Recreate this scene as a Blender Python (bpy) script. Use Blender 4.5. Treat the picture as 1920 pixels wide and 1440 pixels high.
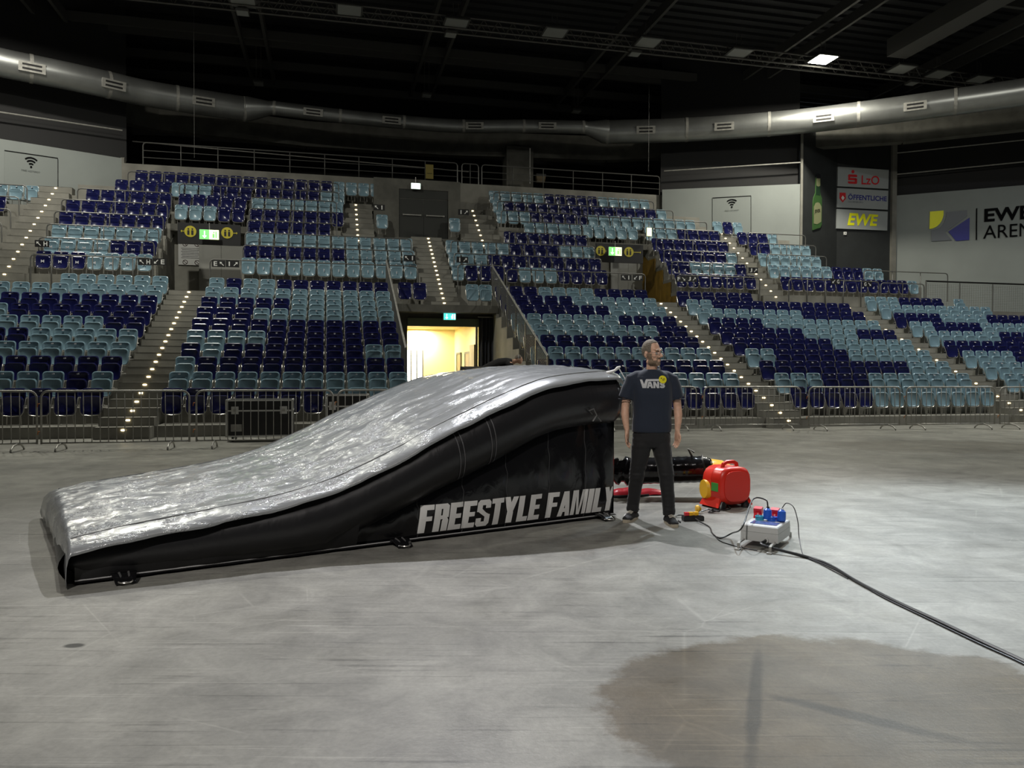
import bpy, bmesh, math, random
from mathutils import Vector, Matrix, noise
random.seed(7)
SC = bpy.context.scene
for o in list(bpy.data.objects): bpy.data.objects.remove(o)
COL = SC.collection
# ------------------------------------------------------------------ camera
F, PITCH, ROLL, CAMH = 1440.0, 0.0193, 0.0031, 1.5
cam_d = bpy.data.cameras.new('camera'); cam = bpy.data.objects.new('camera', cam_d); COL.objects.link(cam)
cam_d.sensor_width = 36.0; cam_d.lens = 36.0 * F / 1920.0; cam_d.clip_end = 300; cam_d.clip_start = 0.05
_cp, _sp, _c, _s = math.cos(PITCH), math.sin(PITCH), math.cos(ROLL), math.sin(ROLL)
_R = Vector((_c, _s*_sp, _s*_cp)); _U = Vector((-_s, _c*_sp, _c*_cp)); _Fw = Vector((0, _cp, -_sp))
cam.matrix_world = Matrix(((_R.x, _U.x, -_Fw.x, 0), (_R.y, _U.y, -_Fw.y, 0), (_R.z, _U.z, -_Fw.z, CAMH), (0, 0, 0, 1)))
SC.camera = cam
# ------------------------------------------------------------------ world, lamps, exposure
world = bpy.data.worlds.new('world'); SC.world = world; world.use_nodes = True
bg = world.node_tree.nodes['Background']; bg.inputs[0].default_value = (0.55, 0.62, 0.68, 1); bg.inputs[1].default_value = 0.02
SC.view_settings.view_transform = 'Standard'; SC.view_settings.look = 'None'; SC.view_settings.gamma = 1.0
SC.view_settings.exposure = -0.18; SC.view_settings.use_curve_mapping = False
def lamp(name, kind, loc, power, col=(1, .95, .86), size=.5, target=None, cone=None, blend=1.0):
    d = bpy.data.lights.new(name, kind); d.energy = power; d.color = col
    if kind == 'AREA': d.shape = 'DISK'; d.size = size
    elif kind == 'SPOT': d.spot_size = cone; d.spot_blend = blend; d.shadow_soft_size = size
    else: d.shadow_soft_size = size
    o = bpy.data.objects.new(name, d); COL.objects.link(o); o.location = loc
    t = Vector(target) if target else Vector((loc[0], loc[1], 0))
    o.rotation_euler = (t - Vector(loc)).to_track_quat('-Z', 'Y').to_euler()
    return o
# hall lamps that are switched on, plus an added front fill; the grid hangs 14 m above the floor
lamp('hall_lamp_key', 'SPOT', (-1.2, 16.4, 14.0), 12500, (.95, .95, 1.0), .16, (1.8, 5.9, 0), math.radians(54), 1.0)
lamp('hall_lamp_right_pool', 'SPOT', (7.5, 17.0, 14.0), 17000, (.76, .90, 1.0), .20, (4.9, 6.0, 0), math.radians(30), 1.0)
lamp('hall_lamp_over_barriers_left', 'AREA', (-9.5, 17.5, 14.0), 1300, (1.0, .98, .86), .6)
lamp('hall_lamp_over_barriers_right', 'AREA', (13.0, 19.0, 14.0), 1350, (1.0, .98, .86), .6)
lamp('hall_lamp_back_right', 'AREA', (12.5, 31.2, 13.72), 950, (1.0, .95, .80), .7)
lamp('hall_lamp_back_left', 'AREA', (-16.3, 24.0, 13.8), 700, (1.0, .96, .84), .6)
lamp('front_fill_spot', 'SPOT', (-4.0, -6.0, 13.0), 6200, (1.0, .94, .88), .3, (.3, 7.2, .8), math.radians(44), 1.0)  # unseen fill light, added to brighten the man and the ramp's lettered side
lamp('hall_lamp_front_row', 'AREA', (4.0, -2.0, 14.0), 110, (1.0, .94, .90), .6)
lamp('hall_lamp_far_right', 'AREA', (24.0, 18.0, 14.0), 900, (.95, .98, 1.0), .6)
# ------------------------------------------------------------------ maths
A = 0.234
EU = Vector((math.cos(A), math.sin(A))); EV = Vector((-math.sin(A), math.cos(A)))
def W(u, v, z=0.0): return Vector((u*EU.x + v*EV.x, u*EU.y + v*EV.y, z))
def ray(px, py):                      # direction of a photo pixel (1920 x 1440 frame)
    x = (px-960)/F; y = -(py-720)/F
    xr = x*_c - y*_s; yr = x*_s + y*_c
    return Vector((xr, _cp + yr*_sp, -_sp + yr*_cp))
def atv(px, py, v):                   # point on the plane v = const of the stand: (u, z)
    d = ray(px, py); k = v/(d.x*EV.x + d.y*EV.y); return k*(d.x*EU.x + d.y*EU.y), CAMH + k*d.z
def atz(px, py, z=0.0):
    d = ray(px, py); k = (z-CAMH)/d.z; return Vector((k*d.x, k*d.y, z))
def aty(px, py, Y):
    d = ray(px, py); k = Y/d.y; return Vector((k*d.x, Y, CAMH + k*d.z))
def onwall(px, py, P, Q):             # point on the vertical wall through P, Q
    d = ray(px, py); nx, ny = -(Q[1]-P[1]), Q[0]-P[0]
    k = (P[0]*nx + P[1]*ny)/(d.x*nx + d.y*ny); return Vector((k*d.x, k*d.y, CAMH + k*d.z))
def lerp(a, b, t): return a + (b-a)*t
def interp(tab, x):
    if x <= tab[0][0]: return tab[0][1]
    for (x0, y0), (x1, y1) in zip(tab, tab[1:]):
        if x <= x1:
            t = (x-x0)/(x1-x0); return lerp(y0, y1, t)
    return tab[-1][1]
def sinterp(tab, x):                  # smooth (Catmull-Rom) interpolation
    n = len(tab)
    if x <= tab[0][0]: return tab[0][1]
    if x >= tab[-1][0]: return tab[-1][1]
    for i in range(n-1):
        if x <= tab[i+1][0]:
            x0, y0 = tab[i]; x1, y1 = tab[i+1]; h = x1-x0; t = (x-x0)/h
            m0 = (y1-tab[i-1][1])/(x1-tab[i-1][0]) if i > 0 else (y1-y0)/h
            m1 = (tab[i+2][1]-y0)/(tab[i+2][0]-x0) if i < n-2 else (y1-y0)/h
            t2, t3 = t*t, t*t*t
            return (2*t3-3*t2+1)*y0 + (t3-2*t2+t)*h*m0 + (-2*t3+3*t2)*y1 + (t3-t2)*h*m1
# ------------------------------------------------------------------ mesh builder
class MB:
    def __init__(s): s.v = []; s.f = []; s.m = []; s.mi = 0
    def add(s, vs, fs):
        n = len(s.v); s.v += [tuple(x) for x in vs]; s.f += [tuple(i+n for i in f) for f in fs]; s.m += [s.mi]*len(fs); return s
    def box(s, x0, x1, y0, y1, z0, z1):
        return s.add([(x0,y0,z0),(x1,y0,z0),(x1,y1,z0),(x0,y1,z0),(x0,y0,z1),(x1,y0,z1),(x1,y1,z1),(x0,y1,z1)],
                     [(0,3,2,1),(4,5,6,7),(0,1,5,4),(1,2,6,5),(2,3,7,6),(3,0,4,7)])
    def obox(s, c, ax, ay, az, hx, hy, hz):    # oriented box
        c = Vector(c); ax, ay, az = Vector(ax)*hx, Vector(ay)*hy, Vector(az)*hz
        vs = [c+ax*i+ay*j+az*k for k in (-1,1) for j in (-1,1) for i in (-1,1)]
        return s.add(vs, [(0,2,3,1),(4,5,7,6),(0,1,5,4),(1,3,7,5),(3,2,6,7),(2,0,4,6)])
    def prism(s, pts, axis, a, b):             # polygon extruded; axis 0/1/2
        n = len(pts)
        def mk(p, t):
            q = list(p); q.insert(axis, t); return tuple(q)
        vs = [mk(p, a) for p in pts] + [mk(p, b) for p in pts]
        fs = [tuple(range(n-1, -1, -1)), tuple(range(n, 2*n))] + [(i, (i+1) % n, n+(i+1) % n, n+i) for i in range(n)]
        return s.add(vs, fs)
    def tube(s, pts, r, seg=8, cap=True, closed=False):
        pts = [Vector(p) for p in pts]; n = len(pts)
        rs = r if isinstance(r, (list, tuple)) else [r]*n
        rings = []; prev = None
        for i, p in enumerate(pts):
            if closed: t = pts[(i+1) % n] - pts[i-1]
            else: t = pts[min(i+1, n-1)] - pts[max(i-1, 0)]
            t.normalize()
            if prev is None:
                ref = Vector((0,0,1)) if abs(t.z) < .9 else Vector((1,0,0)); a = t.cross(ref).normalized()
            else:
                a = prev - t*prev.dot(t)
                a = a.normalized() if a.length > 1e-6 else t.orthogonal().normalized()
            prev = a; b = t.cross(a)
            rings.append([p + (a*math.cos(2*math.pi*k/seg) + b*math.sin(2*math.pi*k/seg))*rs[i] for k in range(seg)])
        vs = [q for r_ in rings for q in r_]; fs = []
        for i in range(n if closed else n-1):
            j = (i+1) % n
            for k in range(seg): fs.append((i*seg+k, i*seg+(k+1) % seg, j*seg+(k+1) % seg, j*seg+k))
        if cap and not closed: fs += [tuple(range(seg-1, -1, -1)), tuple(range((n-1)*seg, n*seg))]
        return s.add(vs, fs)
    def loft(s, rings, cap=True):              # rings: lists of equal length
        n = len(rings[0]); vs = [p for r in rings for p in r]; fs = []
        for i in range(len(rings)-1):
            for k in range(n): fs.append((i*n+k, i*n+(k+1) % n, (i+1)*n+(k+1) % n, (i+1)*n+k))
        if cap: fs += [tuple(range(n-1, -1, -1)), tuple(range((len(rings)-1)*n, len(rings)*n))]
        return s.add(vs, fs)
    def grid(s, fn, nu, nv):
        vs = [fn(i/nu, j/nv) for j in range(nv+1) for i in range(nu+1)]; w = nu+1
        return s.add(vs, [(j*w+i, j*w+i+1, (j+1)*w+i+1, (j+1)*w+i) for j in range(nv) for i in range(nu)])
    def mesh(s, name, mats, smooth=False, angle=None):
        me = bpy.data.meshes.new(name); me.from_pydata(s.v, [], s.f)
        for m in (mats if isinstance(mats, (list, tuple)) else [mats]): me.materials.append(m)
        if any(s.m): me.polygons.foreach_set('material_index', s.m)
        if smooth: me.polygons.foreach_set('use_smooth', [True]*len(me.polygons))
        if smooth and angle: me.set_sharp_from_angle(angle=angle)
        me.validate(); me.update(); return me
    def build(s, name, mats, parent=None, smooth=False, angle=.7, loc=None, rotz=None):
        return link(name, s.mesh(name, mats, smooth, angle), parent, loc, rotz)
def link(name, data, parent=None, loc=None, rotz=None):
    o = bpy.data.objects.new(name, data); COL.objects.link(o); o.parent = parent
    if loc is not None: o.location = loc
    if rotz is not None: o.rotation_euler = (0, 0, rotz)
    return o
def tag(o, label=None, cat=None, group=None, kind=None):
    if label: o['label'] = label
    if cat: o['category'] = cat
    if group: o['group'] = group
    if kind: o['kind'] = kind
    return o
def thing(name, label, cat, loc=(0,0,0), rotz=0.0, group=None):
    o = link(name, None, None, loc, rotz); o.empty_display_size = .1
    return tag(o, label, cat, group)
def recalc(me):
    bm = bmesh.new(); bm.from_mesh(me); bmesh.ops.recalc_face_normals(bm, faces=bm.faces); bm.to_mesh(me); bm.free()
def ring(c, rx, ry, n=16, p=2.0, rot=0.0, tilt=None):
    out = []
    for k in range(n):
        a = 2*math.pi*k/n; ca, sa = math.cos(a), math.sin(a)
        x = rx*math.copysign(abs(ca)**(2/p), ca); y = ry*math.copysign(abs(sa)**(2/p), sa)
        out.append(Vector(c) + Vector((x*math.cos(rot)-y*math.sin(rot), x*math.sin(rot)+y*math.cos(rot), 0)))
    return out
def rrect(w, h, r, n=4):                        # rounded rectangle outline, centred
    pts = []
    for cx, cy, a0 in ((w/2-r, h/2-r, 0), (-w/2+r, h/2-r, 90), (-w/2+r, -h/2+r, 180), (w/2-r, -h/2+r, 270)):
        for k in range(n+1):
            a = math.radians(a0 + 90*k/n); pts.append((cx+r*math.cos(a), cy+r*math.sin(a)))
    return pts
# ------------------------------------------------------------------ materials
def srgb(r, g, b):
    def c(x): x /= 255; return x/12.92 if x <= .04045 else ((x+.055)/1.055)**2.4
    return (c(r), c(g), c(b))
def mat(name, col, rough=.5, metal=0.0, spec=.5, emit=None, es=0.0, var=0.0, vscale=6.0, bump=0.0, bscale=30.0, coat=0.0, sheen=0.0, alpha=1.0):
    m = bpy.data.materials.new(name); m.use_nodes = True; nt = m.node_tree; b = nt.nodes['Principled BSDF']
    b.inputs['Base Color'].default_value = (*col, 1); b.inputs['Roughness'].default_value = rough; b.inputs['Metallic'].default_value = metal
    b.inputs['Specular IOR Level'].default_value = spec; b.inputs['Coat Weight'].default_value = coat
    if sheen: b.inputs['Sheen Weight'].default_value = sheen
    if emit: b.inputs['Emission Color'].default_value = (*emit, 1); b.inputs['Emission Strength'].default_value = es
    if alpha < 1: b.inputs['Alpha'].default_value = alpha
    if var or bump:
        tc = nt.nodes.new('ShaderNodeTexCoord')
    if var:
        nz = nt.nodes.new('ShaderNodeTexNoise'); nz.inputs['Scale'].default_value = vscale; nz.inputs['Detail'].default_value = 6
        nt.links.new(tc.outputs['Object'], nz.inputs['Vector'])
        mr = nt.nodes.new('ShaderNodeMapRange'); mr.inputs['From Min'].default_value = .3; mr.inputs['From Max'].default_value = .7
        mr.inputs['To Min'].default_value = 1-var; mr.inputs['To Max'].default_value = 1+var
        nt.links.new(nz.outputs['Fac'], mr.inputs['Value'])
        mx = nt.nodes.new('ShaderNodeVectorMath'); mx.operation = 'SCALE'; mx.inputs[0].default_value = col
        nt.links.new(mr.outputs['Result'], mx.inputs['Scale']); nt.links.new(mx.outputs['Vector'], b.inputs['Base Color'])
    if bump:
        n2 = nt.nodes.new('ShaderNodeTexNoise'); n2.inputs['Scale'].default_value = bscale; n2.inputs['Detail'].default_value = 4
        nt.links.new(tc.outputs['Object'], n2.inputs['Vector'])
        bp = nt.nodes.new('ShaderNodeBump'); bp.inputs['Strength'].default_value = bump; bp.inputs['Distance'].default_value = .02
        nt.links.new(n2.outputs['Fac'], bp.inputs['Height']); nt.links.new(bp.outputs['Normal'], b.inputs['Normal'])
    return m
M = {}
M['concrete'] = mat('concrete', (.215, .21, .185), .8, var=.22, vscale=1.5, bump=.15, bscale=14)
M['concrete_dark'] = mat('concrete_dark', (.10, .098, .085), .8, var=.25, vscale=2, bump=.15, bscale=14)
M['seat_light'] = mat('seat_plastic_light_blue', (.20, .315, .385), .26, spec=.5, bump=.02, bscale=90)
M['seat_navy'] = mat('seat_plastic_navy', (.010, .012, .075), .22, spec=.5, bump=.02, bscale=90)
M['chrome'] = mat('chrome_tube', (.45, .44, .41), .3, .6)
M['galv'] = mat('galvanised_tube', (.36, .355, .33), .45, .35, var=.2, vscale=9)
M['railpaint'] = mat('rail_paint_grey', (.125, .125, .118), .45, .2)
M['white'] = mat('white_print', (.8, .8, .78), .5)
M['plate'] = mat('number_plate', (.62, .62, .66), .4)
M['black'] = mat('black_matte', (.006, .006, .007), .6)
M['blackplastic'] = mat('black_plastic', (.012, .012, .013), .35)
M['wallwhite'] = mat('white_wall_panel', (.27, .295, .285), .75, var=.06, vscale=.8)
M['walldark'] = mat('dark_wall', (.022, .022, .023), .85)
M['coldark'] = mat('dark_column_cladding', (.022, .025, .026), .7, var=.15, vscale=2)
M['ochre'] = mat('ochre_wall', (.22, .13, .012), .7, var=.2, vscale=3)
M['cream'] = mat('cream_wall', (.72, .62, .34), .7, var=.04, vscale=1)
M['deck'] = mat('roof_deck_black', (.03, .031, .034), .7)
M['steel'] = mat('roof_steel_dark', (.11, .108, .103), .55, .4)
M['truss'] = mat('roof_truss_grey', (.16, .155, .145), .5, .5)
M['silver'] = None
M['steplight'] = mat('step_light_glow', (.9, .8, .6), .4, emit=(1, .80, .45), es=7.0)
M['orange'] = mat('orange_paint', (.6, .2, .03), .5)
# ------------------------------------------------------------------ lettering (built-in vector font, turned into meshes up front)
TX = {}
def _make_texts(lst):
    objs = []
    for body, off in lst:
        c = bpy.data.curves.new('t', 'FONT'); c.body = body; c.size = 1.0; c.offset = off; c.resolution_u = 3
        o = bpy.data.objects.new('t', c); COL.objects.link(o); objs.append((body, off, o))
    dg = bpy.context.evaluated_depsgraph_get()
    for body, off, o in objs:
        me = bpy.data.meshes.new_from_object(o.evaluated_get(dg))
        vs = [(v.co.x, v.co.y) for v in me.vertices]; fs = [tuple(p.vertices) for p in me.polygons]
        x0 = min(v[0] for v in vs); x1 = max(v[0] for v in vs); y0 = min(v[1] for v in vs); y1 = max(v[1] for v in vs)
        TX[body] = ([((x-x0)/(x1-x0), (y-y0)/(y1-y0)) for x, y in vs], fs, (x1-x0)/(y1-y0))
        bpy.data.meshes.remove(me)
    for _, _, o in objs:
        c = o.data; bpy.data.objects.remove(o); bpy.data.curves.remove(c)
_make_texts([('LzO', .012), ('ÖFFENTLICHE', .02), ('OLDENBURG', .0), ('EWE', .035), ('EWE ', .03), ('ARENA', .0), ('FREE HOTSPOT', .0), ('JEVER', .02)] + [(c, .02) for c in 'HEIFJG'])
def text_on(mb, body, fn):        # fn maps (0..1, 0..1) of the word's box to a 3D point
    vs, fs, _ = TX[body]; mb.add([fn(x, y) for x, y in vs], fs)
# ------------------------------------------------------------------ floor
def floor_material():
    m = bpy.data.materials.new('arena_floor_concrete'); m.use_nodes = True; nt = m.node_tree; N = nt.nodes; Lk = nt.links
    b = N['Principled BSDF']; geo = N.new('ShaderNodeNewGeometry'); pos = geo.outputs['Position']
    def nz(scale, detail=5, rough=.55, vec=None, dist=0.0):
        n = N.new('ShaderNodeTexNoise'); n.inputs['Scale'].default_value = scale; n.inputs['Detail'].default_value = detail
        n.inputs['Roughness'].default_value = rough; n.inputs['Distortion'].default_value = dist
        Lk.new(vec or pos, n.inputs['Vector']); return n.outputs['Fac']
    def rng(x, a, c, lo, hi):
        r = N.new('ShaderNodeMapRange'); r.inputs['From Min'].default_value = a; r.inputs['From Max'].default_value = c
        r.inputs['To Min'].default_value = lo; r.inputs['To Max'].default_value = hi; Lk.new(x, r.inputs['Value']); return r.outputs['Result']
    def math_(op, x, y):
        n = N.new('ShaderNodeMath'); n.operation = op
        for i, q in enumerate((x, y)):
            if isinstance(q, (int, float)): n.inputs[i].default_value = q
            else: Lk.new(q, n.inputs[i])
        return n.outputs[0]
    def mapped(rot, sc, loc=(0, 0, 0)):
        mp = N.new('ShaderNodeMapping'); mp.inputs['Rotation'].default_value = (0, 0, rot); mp.inputs['Scale'].default_value = sc; mp.inputs['Location'].default_value = loc
        Lk.new(pos, mp.inputs['Vector']); return mp.outputs['Vector']
    big = rng(nz(.5, 6, .6), .3, .7, .68, 1.28)
    mid = rng(nz(2.6, 7, .65, None, .8), .3, .7, .74, 1.24)
    fine = rng(nz(34, 4, .6), .3, .7, .90, 1.10)
    tone = math_('MULTIPLY', math_('MULTIPLY', big, mid), fine)
    # drag marks: strongly stretched noise in several directions, thresholded to thin streaks
    for rot, sc, lo, amt in ((.5, (1.2, 40, 1), .63, .34), (-.7, (.9, 46, 1), .64, .32), (1.25, (1.0, 50, 1), .64, .32), (.12, (.6, 34, 1), .63, .30), (-.35, (.5, 60, 1), .65, .32)):
        st = rng(nz(1.0, 3, .5, mapped(rot, sc)), lo, lo+.04, 0.0, amt)
        msk = rng(nz(.55, 2, .5, mapped(rot*1.7, (1, 1, 1), (rot*9, 3, 0))), .48, .6, 0.0, 1.0)
        tone = math_('ADD', tone, math_('MULTIPLY', st, msk))
    for rot, sc in ((.9, (1.1, 22, 1)), (-.25, (.8, 24, 1))):
        st = rng(nz(1.0, 3, .5, mapped(rot, sc, (5, 2, 0))), .62, .70, 0.0, .30)
        tone = math_('SUBTRACT', tone, st)
    for sc_, rot, th, amt in ((.55, .4, .010, .22), (1.1, 1.3, .008, .18), (.33, -.5, .008, .25)):   # thin scored lines
        vo = N.new('ShaderNodeTexVoronoi'); vo.feature = 'DISTANCE_TO_EDGE'; vo.inputs['Scale'].default_value = sc_; Lk.new(mapped(rot, (1, 1.6, 1), (rot*3, rot, 0)), vo.inputs['Vector'])
        ln_ = rng(vo.outputs['Distance'], 0.0, th*sc_, amt, 0.0); mk = rng(nz(1.1, 3, .5, mapped(rot+1, (1, 1, 1), (7*rot, 1, 0))), .5, .58, 0.0, 1.0)
        tone = math_('ADD', tone, math_('MULTIPLY', ln_, mk))
    base = N.new('ShaderNodeVectorMath'); base.operation = 'SCALE'; base.inputs[0].default_value = (.222, .219, .198); Lk.new(tone, base.inputs['Scale'])
    col = base.outputs['Vector']
    # worn round stains (old centre circles): darker, browner discs with ragged rims
    def stain(cx, cy, rx, ry, colr, amt, edge=.06, rot=0.0, rag=.14):
        nonlocal col
        s = N.new('ShaderNodeVectorMath'); s.operation = 'SUBTRACT'; Lk.new(pos, s.inputs[0]); s.inputs[1].default_value = (cx, cy, 0)
        vr = N.new('ShaderNodeVectorRotate'); vr.rotation_type = 'Z_AXIS'; vr.inputs['Angle'].default_value = -rot; Lk.new(s.outputs[0], vr.inputs['Vector'])
        d = N.new('ShaderNodeVectorMath'); d.operation = 'DIVIDE'; Lk.new(vr.outputs[0], d.inputs[0]); d.inputs[1].default_value = (rx, ry, 1)
        ln = N.new('ShaderNodeVectorMath'); ln.operation = 'LENGTH'; Lk.new(d.outputs[0], ln.inputs[0])
        dd = math_('ADD', ln.outputs['Value'], rng(nz(3.0, 6, .7), .2, .8, -rag, rag))
        fac = math_('MULTIPLY', rng(dd, 1-edge, 1+edge, amt, 0.0), rng(nz(1.3, 5, .6), .3, .65, .72, 1.0))
        mx = N.new('ShaderNodeMix'); mx.data_type = 'RGBA'; Lk.new(fac, mx.inputs['Factor']); Lk.new(col, mx.inputs['A'])
        t = N.new('ShaderNodeVectorMath'); t.operation = 'SCALE'; t.inputs[0].default_value = colr; Lk.new(tone, t.inputs['Scale']); Lk.new(t.outputs[0], mx.inputs['B'])
        col = mx.outputs['Result']; return fac
    f1 = stain(1.55, 3.35, 1.15, .95, (.085, .066, .040), .97, .04)
    stain(1.50, 3.30, .95, .80, (.12, .100, .070), .5, .3)
    stain(1.11, 3.47, .62, .030, (.035, .030, .022), .9, .3, math.radians(71), .3)
    stain(1.52, 3.29, .42, .045, (.035, .030, .022), .85, .3, math.radians(-34), .3)
    stain(.35, 8.4, 2.2, .5, (.16, .15, .13), .5, .4, .1, .3)
    stain(8.6, 15.2, 2.4, 1.3, (.115, .108, .09), .75, .15)
    stain(-2.36, 4.12, .055, .035, (.01, .01, .01), 1.0, .2)
    Lk.new(col, b.inputs['Base Color'])
    Lk.new(rng(nz(1.8, 5, .6), .3, .7, .36, .56), b.inputs['Roughness']); b.inputs['Specular IOR Level'].default_value = .22
    bp = N.new('ShaderNodeBump'); bp.inputs['Strength'].default_value = .12; bp.inputs['Distance'].default_value = .01
    Lk.new(nz(55, 5, .6), bp.inputs['Height']); Lk.new(bp.outputs['Normal'], b.inputs['Normal'])
    return m
M['floor'] = floor_material()
fl = MB().box(-40, 45, -18, 48, -.2, 0).build('floor', M['floor']); tag(fl, 'worn grey concrete arena floor with scratches', kind='structure')
# joint lines of the flooring, taped cable marks
# ------------------------------------------------------------------ stand: dimensions
V0, RI, TR, SP = 18.535, .365, .787, .509         # lower tier: back plane of row 0, riser, tread, seat spacing
UV0, URI, UTR, USP = 27.9, .575, .75, .505       # upper tier
def rowz(i): return .25 + i*RI
def uz(i): return 4.5 + i*URI
AISLE = 3.9
def stand_struct(name, mb, m, label):
    o = mb.build(name, m, None, rotz=A); return tag(o, label, kind='structure')
def lower_profile():
    pts = [(17.93, 0)]
    for i in range(10):
        v = V0 + i*TR - .6; pts += [(v, rowz(i)), (v + TR, rowz(i))]
    pts[-1] = (25.78, rowz(9)); pts += [(25.78, AISLE), (27.38, AISLE), (27.38, 0)]
    return pts
def upper_profile(i0=0, i1=7, base=0.0):
    pts = [(UV0 + i0*UTR - .52, base)]
    for i in range(i0, i1+1):
        v = UV0 + i*UTR - .52; pts += [(v, uz(i)), (v + UTR, uz(i))]
    pts += [(pts[-1][0], base)]
    return pts
LOW = [('left', -15.0, -4.78), ('middle_left', -3.68, 1.95), ('middle_right', 5.48, 11.08), ('right', 12.13, 18.9), ('far_right', 19.95, 33.0)]
for n, a, b in LOW:
    stand_struct('terrace_lower_' + n, MB().prism(lower_profile(), 0, a, b), M['concrete'], 'stepped concrete terrace of the lower tier')
UPP = [('far_left', -16.0, -10.5, 0, 5), ('left', -9.35, -5.65, 0, 7), ('middle_left', -2.95, .45, 0, 7), ('middle_right', 6.85, 10.35, 0, 7), ('right', 13.15, 16.65, 0, 7), ('far_right_low', 17.75, 24.8, 0, 1), ('far_right_high', 17.75, 20.85, 2, 5)]
for n, a, b, i0, i1 in UPP:
    stand_struct('terrace_upper_' + n, MB().prism(upper_profile(i0, i1), 0, a, b), M['concrete'], 'stepped concrete terrace of the upper tier')
for n, a, b in (('centre_left', .45, 3.15), ('centre_right', 4.35, 6.85)):
    pts = upper_profile(0, 3, 3.35); pts = pts[:-2] + [(31.4, uz(3)), (31.4, 3.35)]
    stand_struct('terrace_upper_' + n, MB().prism(pts, 0, a, b), M['concrete'], 'stepped concrete terrace beside the middle stairs')
for n, a, b in (('passage_left', -5.65, -2.95), ('passage_right', 10.35, 13.15)):   # rows over the two passages
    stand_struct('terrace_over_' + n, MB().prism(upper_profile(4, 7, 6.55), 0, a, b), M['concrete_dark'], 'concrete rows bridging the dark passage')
    stand_struct('floor_' + n, MB().box(a, b, 27.38, 33.4, 3.4, AISLE), M['concrete'], 'passage floor behind the cross aisle')
    stand_struct('wall_back_' + n, MB().box(a, b, 31.0, 31.2, AISLE, 6.55), M['concrete'], 'grey end wall of the passage')
    uw = b if a > 0 else a
    pts = [(26.9, AISLE), (31.0, AISLE), (31.0, 6.5)] + [q for i in range(3, -1, -1) for q in ((UV0+i*UTR-.52+UTR, uz(i)-.12), (UV0+i*UTR-.52, uz(i)-.12))] + [(26.9, 4.2)]
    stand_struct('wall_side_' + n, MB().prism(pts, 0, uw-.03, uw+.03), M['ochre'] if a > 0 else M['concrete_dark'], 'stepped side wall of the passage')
# ------------------------------------------------------------------ stairs with a light on every step
def stairs(label, u0, u1, v_start, z_start, n, run, rise, ul, lights=True, skip=()):
    root = thing('aisle_stairs', label, 'stairs', W((u0+u1)/2, v_start, 0), A)
    hw = (u1-u0)/2; du = ul-(u0+u1)/2
    lm = None
    for k in range(n):
        z = z_start + k*rise; v = k*run
        st = MB().box(-hw, hw, v, v + (run if k < n-1 else run), max(0, z-.45), z+rise)
        so = st.build('step', M['concrete'], root)
        MB().box(-hw+.02, hw-.02, v-.004, v+.03, z+rise-.004, z+rise+.004).build('nosing', M['concrete_dark'], so)
        if lights and k not in skip:
            if lm is None:
                mb = MB(); mb.mi = 0
                mb.prism([(x, y) for x, y in rrect(.085, .034, .016, 3)], 1, -.012, .012)
                lm = mb.mesh('step_light', M['steplight'])
            li = link('step_light', lm, so, (du, v-.006, z+rise-.055))
    return root
H2, R2 = RI/2, TR/2
stairs('concrete stairs with lit steps left of the ramp, lower tier', -4.78, -3.68, V0-.6-R2, .068, 21, R2, H2, -4.2)
stairs('concrete stairs with lit steps right of the standing man, lower tier', 11.08, 12.13, V0-.6-R2, .068, 21, R2, H2, 11.5)
stairs('concrete stairs with lit steps at the far right, lower tier', 18.9, 19.95, V0-.6-R2, .068, 21, R2, H2, 19.2)
UR2, UH2 = UTR/2, URI/2
stairs('upper stairs with lit steps at the left edge, below the white wall', -10.5, -9.35, UV0-.52-2*UR2+.2, AISLE, 15, UR2-.01, URI*6/15+.06, -9.9)
stairs('upper stairs with lit steps leading up to the white wall beside the dark column', 16.65, 17.75, UV0-.52-2*UR2+.2, AISLE, 14, UR2-.01, URI*6/15+.04, 17.2)
stairs('middle stairs with lit steps climbing from the doorway roof to the dark double door', 3.15, 4.35, 26.0, 3.6, 16, .29, .1935, 3.82)
stairs('short dim stairs with lit steps left of the dark double door', .45, 1.75, 30.3, uz(3), 8, .36, .27, 1.1)
stairs('short dim stairs with lit steps right of the dark double door', 5.25, 6.85, 30.3, uz(3), 8, .36, .27, 6.05)
# ------------------------------------------------------------------ middle: doorway below, slab, dark door above
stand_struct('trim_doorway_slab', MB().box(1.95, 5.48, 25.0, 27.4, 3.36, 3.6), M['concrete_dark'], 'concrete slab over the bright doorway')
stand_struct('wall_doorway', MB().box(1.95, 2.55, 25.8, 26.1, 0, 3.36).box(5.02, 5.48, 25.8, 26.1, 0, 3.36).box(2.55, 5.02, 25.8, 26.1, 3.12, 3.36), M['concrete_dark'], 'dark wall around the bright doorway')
for n, u, s in (('left', 1.95, -1), ('right', 5.48, 1)):
    pts = [(17.95, 0), (27.38, 0), (27.38, AISLE), (25.78, AISLE)] + [p for i in range(9, -1, -1) for p in ((V0+i*TR-.6+TR, rowz(i)+.02), (V0+i*TR-.6, rowz(i)+.02))]
    stand_struct('wall_doorway_' + n, MB().prism(pts, 0, min(u, u-s*.06), max(u, u-s*.06)), M['concrete'], 'stepped side wall of the doorway passage')
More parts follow.
